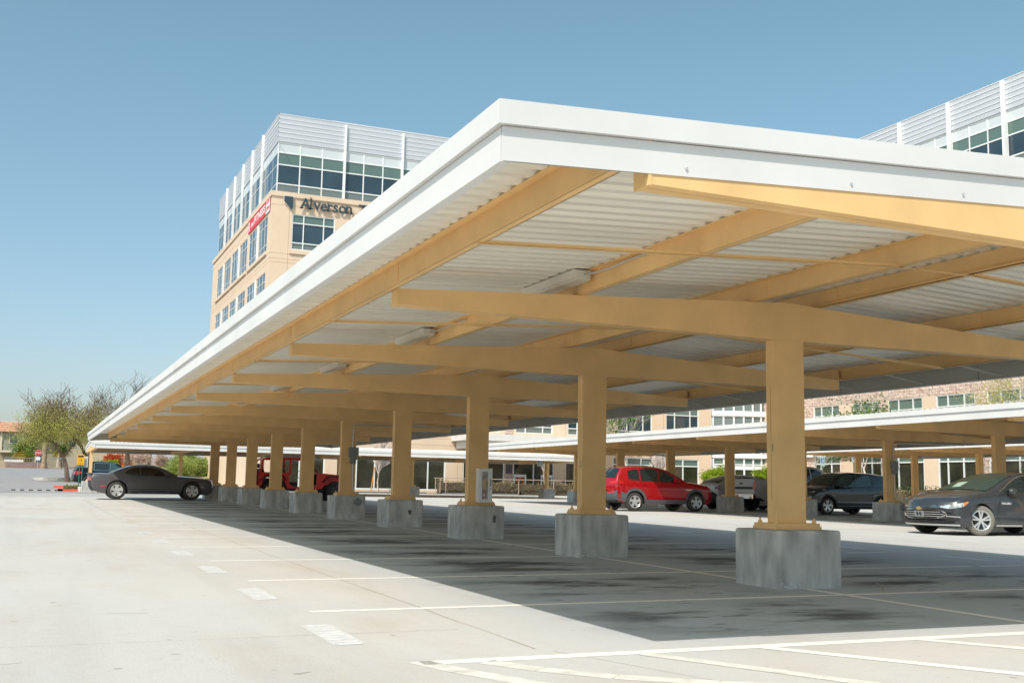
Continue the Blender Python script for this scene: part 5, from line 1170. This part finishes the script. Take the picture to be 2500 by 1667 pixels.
# ---- dark SUV beyond the coupe
P = paintm("black_suv_paint", (.012, .022, .030), .4, .2)
c = Car("parked_suv", "black sport utility vehicle standing beyond the grey coupe, tail to the road", "car", 5.05, 2.0,
        nose=[(.3, .28), (.1, .36), (0, .55), (0, .75), (.08, .95), (.25, 1.02)], belt=[(.8, 1.10), (1.3, 1.14), (2.5, 1.14), (3.9, 1.18)],
        tail=[(4.55, .36), (4.85, .42), (5.02, .52), (5.05, .62), (5.0, .85), (4.95, 1.05), (4.88, 1.2)],
        roof=[(1.3, 1.14), (1.6, 1.3), (2.0, 1.55), (2.3, 1.68), (2.8, 1.76), (3.6, 1.76), (4.3, 1.73), (4.5, 1.70), (4.7, 1.50), (4.86, 1.22)],
        xf=.95, xr=3.85, wr=.385, body=P, clear=.30, tumble=.32, cr=.2, arch=.06)
c.shell(); c.side("side_window", c.poly([(1.85, 1.19), (2.62, 1.19)], [(1.85, 1.25), (2.1, 1.44), (2.35, 1.57), (2.62, 1.64)]), gl2)
c.side("side_window", c.poly([(2.72, 1.19), (3.62, 1.20)], [(2.72, 1.65), (3.2, 1.66), (3.62, 1.65)]), cglass); c.side("quarter_window", c.poly([(3.74, 1.21), (4.35, 1.30)], [(3.74, 1.645), (4.1, 1.63), (4.35, 1.58)]), cglass)
c.side("window_trim", c.strip([(1.8, 1.17), (3.66, 1.18)], .02), chrome, .012); c.side("window_trim", c.strip([(2.3, 1.60), (2.7, 1.665), (3.66, 1.67)], .02), chrome, .012)
for xx in (2.66, 3.66): c.side("window_trim", [[(xx, 1.18), (xx, 1.66)], [(xx + .03, 1.18), (xx + .03, 1.66)]], chrome, .012)
c.top_glass("windshield", 1.4, 2.25, cglass); c.top_glass("rear_window", 4.54, 4.84, gl2, ins=.1)
c.front("taillight", c.fpoly([(.60, .93), (.97, .93)], [(.60, 1.05), (.97, 1.13)]), redl, .015, rear=True, both=True); c.side("taillight", c.poly([(4.45, 1.0), (4.88, .85)], [(4.45, 1.09), (4.88, 1.14)], 5, 2), redl, .014)
c.front("chrome_bar", c.fpoly([(-.8, .56), (.8, .56)], [(-.8, .60), (.8, .60)]), chrome, .012, rear=True); c.arches(.05, clad); c.wheels(5, .66, style="spoke"); c.mirror(1.95, 1.22)
c.place(2.45 + 5.05, 79.6, 1, z=gz(4, 80) + .01)

# ---- white hatchback and silver pickup behind
P = paintm("white_car_paint", (.60, .62, .64), .1, .25)
c = Car("parked_hatchback", "pale silver hatchback seen between the red vehicle and the pickup", "car", 4.5, 1.76,
        nose=[(.3, .2), (.05, .3), (0, .5), (.05, .65), (.3, .78)], belt=[(.9, .92), (1.3, 1.0), (2.5, 1.0), (3.6, 1.04)], tail=[(4.1, .28), (4.4, .35), (4.48, .55), (4.5, .8), (4.48, 1.0), (4.3, 1.10)],
        roof=[(1.1, .96), (1.6, 1.2), (2.1, 1.40), (2.6, 1.48), (3.1, 1.46), (3.6, 1.38), (4.1, 1.22), (4.38, 1.10)], xf=.93, xr=3.63, wr=.32, body=P, clear=.18, tumble=.36, cr=.2)
c.shell(); c.side("side_window", c.poly([(1.8, 1.03), (3.0, 1.03)], [(1.8, 1.08), (2.2, 1.31), (2.6, 1.40), (3.0, 1.40)]), cglass); c.side("quarter_window", c.poly([(3.1, 1.05), (3.75, 1.10)], [(3.1, 1.39), (3.4, 1.34), (3.75, 1.17)]), cglass)
c.top_glass("windshield", 1.2, 2.2, cglass); c.top_glass("rear_window", 3.5, 4.34, gl2); c.wheels(5, .66); c.front("taillight", c.fpoly([(.62, .86), (.86, .86)], [(.62, .97), (.86, 1.02)]), mat("dark_red_lens", (.10, .01, .015), .2, coat=1), rear=True, both=True)
c.place(27.0 + 4.5, 41.2, 1)
P = paintm("silver_truck_paint", (.46, .47, .48), .2, .28)
c = Car("pickup_truck", "silver pickup truck with chrome rear bumper, tailgate towards the viewer", "truck", 5.8, 2.02,
        nose=[(.3, .35), (.05, .45), (0, .8), (.03, 1.1), (.2, 1.18)], belt=[(1.4, 1.25), (2.0, 1.27), (3.9, 1.27), (3.95, 1.32), (5.6, 1.32)], tail=[(5.5, .55), (5.72, .57), (5.8, .62), (5.8, 1.0), (5.79, 1.30), (5.77, 1.32)],
        roof=[(1.5, 1.26), (1.9, 1.5), (2.2, 1.72), (2.5, 1.84), (3.0, 1.88), (3.6, 1.86), (3.78, 1.8), (3.88, 1.3)], xf=1.0, xr=4.7, wr=.40, body=P, clear=.42, tumble=.24, cf=.2, cr=.03, crown=-.01, arch=.07)
c.shell(); c.side("side_window", c.poly([(2.15, 1.32), (2.9, 1.32)], [(2.15, 1.45), (2.4, 1.66), (2.6, 1.76), (2.9, 1.78)]), cglass); c.side("side_window", c.poly([(2.98, 1.32), (3.66, 1.32)], [(2.98, 1.78), (3.3, 1.77), (3.66, 1.74)]), cglass)
c.top_glass("rear_window", 3.80, 3.87, cglass); c.top_glass("windshield", 1.6, 2.35, cglass); c.arches(.06, P, off=.02); c.wheels(6, .62)
c.front("taillight", c.fpoly([(.80, .88), (.97, .88)], [(.80, 1.24), (.97, 1.24)], 3, 3), redl, .02, rear=True, both=True)
c.front("tailgate_trim", c.fpoly([(-.76, .90), (.76, .90)], [(-.76, 1.0), (.76, 1.0)]), wellm, .012, rear=True); c.front("tailgate_emblem", c.fpoly([(-.10, 1.10), (.10, 1.10)], [(-.10, 1.16), (.10, 1.16)]), wellm, .016, rear=True)
m = MB(); m.box((5.72, -.92, .52), (5.92, .92, .74), bev=.04); m.build("bumper", chrome, c.root)
m = MB(); m.box((4.05, -.82, 1.30), (5.70, .82, 1.345)); m.build("bed_cover", black, c.root)
c.side("bed_rail", c.strip([(3.98, 1.30), (5.7, 1.30)], .03), rimm, .004)
c.place(27.0 + 5.8, 38.5, 1)

# ---- red open off-roader between the near columns
P = paintm("red_offroad_paint", (.80, .016, .008), .0, .3)
jr = empty("open_offroader", "red doorless off-road vehicle with roll cage, behind the far near columns", "car")
def jb(name, mt, fn, smooth=None): m = MB(); fn(m); return m.build(name, mt, jr, smooth=smooth)
def f(m):
    side = [(.62, .62), (.62, .98), (.70, 1.10), (1.55, 1.20), (1.75, 1.20), (1.78, .70), (1.95, .58), (2.75, .58), (2.95, .70), (3.0, 1.20), (4.20, 1.20), (4.25, .62), (4.15, .62), (4.10, .80), (3.95, .98), (3.35, .98), (3.15, .80), (3.05, .52), (1.55, .52), (1.35, .80), (1.15, .98)]
    for y0_ in (-.80, .74): m.prism([(x, y0_, z) for x, z in side], (0, .06, 0))
    m.prism([(.62, -.62, .62), (.62, -.62, 1.02), (.72, -.66, 1.13), (1.72, -.74, 1.22), (1.72, -.74, .7)], (0, 1.40, 0))
    m.box((4.19, -.74, .6), (4.25, .74, 1.2))
jb("body", P, f)
jb("floor", black, lambda m: (m.box((1.2, -.72, .42), (4.2, .72, .60)), m.box((1.60, -.73, .60), (1.72, .73, 1.16))))
jb("grille", P, lambda m: (m.box((.56, -.60, .62), (.62, .60, 1.08)),))
def f(m):
    for y in (-.42, .42): m.lathe([(0, 0), (.10, 0), (.10, .04)], (0, 0, 0), 16) if False else m.box((.53, y - .1, .82), (.57, y + .1, 1.0), bev=.01)
jb("headlight", clearl, f)
jb("front_bumper", black, lambda m: (m.box((.22, -.80, .52), (.42, .80, .70)), m.box((.4, -.4, .5), (.65, .4, .62))))
for sd in (-1, 1):
    for a, b in ((.35, 1.45), (3.15, 4.15)):
        def f(m):
            P_ = [(a, .86), (a + .12, 1.04), (b - .2, 1.04), (b + .05, .80)]
            for (xa, za), (xb, zb_) in zip(P_, P_[1:]):
                y0_, y1_ = (.72, .98) if sd > 0 else (-.98, -.72)
                m.prism([(xa, y0_, za), (xb, y0_, zb_), (xb, y0_, zb_ + .05), (xa, y0_, za + .05)], (0, y1_ - y0_, 0))
        jb("fender", black, f)
def f(m):
    for y in (-.66, .66):
        m.tube([(1.72, y * 1.05, 1.18), (1.95, y, 1.50), (2.08, y, 1.76), (2.3, y, 1.80), (4.0, y, 1.78), (4.12, y, 1.70), (4.2, y, 1.2)], .045, 8); m.tube([(2.92, y, 1.1), (2.92, y, 1.8)], .05, 8)
    for x, z in ((2.08, 1.77), (2.92, 1.80), (4.05, 1.76)): m.tube([(x, -.66, z), (x, .66, z)], .04, 8)
jb("roll_cage", P, f)
jb("windshield_frame", black, lambda m: (m.bar((1.73, -.70, 1.20), (2.05, -.68, 1.72), .06, .06), m.bar((1.73, .70, 1.20), (2.05, .68, 1.72), .06, .06), m.bar((2.05, -.7, 1.72), (2.05, .7, 1.72), .06, .06)))
def f(m):
    for x in (2.55, 3.45):
        for y in (-.36, .36): m.box((x, y - .24, .62), (x + .5, y + .24, .80), bev=.05); m.prism([(x + .42, y - .23, .75), (x + .60, y - .23, 1.36), (x + .70, y - .23, 1.36), (x + .58, y - .23, .75)], (0, .46, 0)); m.box((x + .60, y - .12, 1.38), (x + .70, y + .12, 1.58), bev=.04)
    m.tube([(2.2, -.36, 1.15), (1.8, -.36, 1.05)], .03, 6); m.lathe([(.17, 0), (.19, .02), (.17, .04)], (2.22, -.38, 1.14), 14, close=True)
jb("seat", black, f)
def jwheel(x, y, z, rot=0, nm="wheel"):
    m = MB(); R = .42; m.lathe([(.24, 0), (.36, -.01), (R - .02, .02), (R, .05), (R, .23), (R - .02, .26), (.24, .27)], (0, 0, 0), 36, close=True)
    for k in range(36):
        a = k * math.pi / 18; m.box((R * math.cos(a) - .02, .04 + .03 * (k % 2), R * math.sin(a) - .02), (R * math.cos(a) + .02, .22, R * math.sin(a) + .02))
    w_ = m.build(nm, rubber, jr, smooth=30); r = MB(); r.lathe([(0, .02), (.10, .03), (.22, .05), (.245, -.0)], (0, 0, 0), 24); r.build("rim", black, w_)
    b = MB()
    for k in range(8): a = k * math.pi / 4; b.tube([(.20 * math.cos(a), -.005, .20 * math.sin(a)), (.20 * math.cos(a), .05, .20 * math.sin(a))], .014, 6)
    b.build("wheel_bolts", chrome, w_); w_.location = (x, y, z); w_.rotation_euler = (0, 0, rot)
for x in (.92, 3.65):
    jwheel(x, -.96, .42); jwheel(x, .96, .42, math.pi)
jwheel(4.56, 0, 1.0, math.pi / 2, "spare_wheel")
jb("turn_lamp", amber, lambda m: (m.box((.34, -.99, .90), (.44, -.97, .96)), m.box((.34, .97, .90), (.44, .99, .96))))
jb("taillight", redl, lambda m: (m.box((4.25, -.78, .85), (4.29, -.62, 1.05)), m.box((4.25, .62, .85), (4.29, .78, 1.05))))
jb("bed_lining", black, lambda m: (m.box((3.05, -.74, .60), (4.18, .74, .95)),))
jr.location = (13.2, 48.6, gz(12, 48.6)); jr.rotation_euler = (0, 0, math.pi)
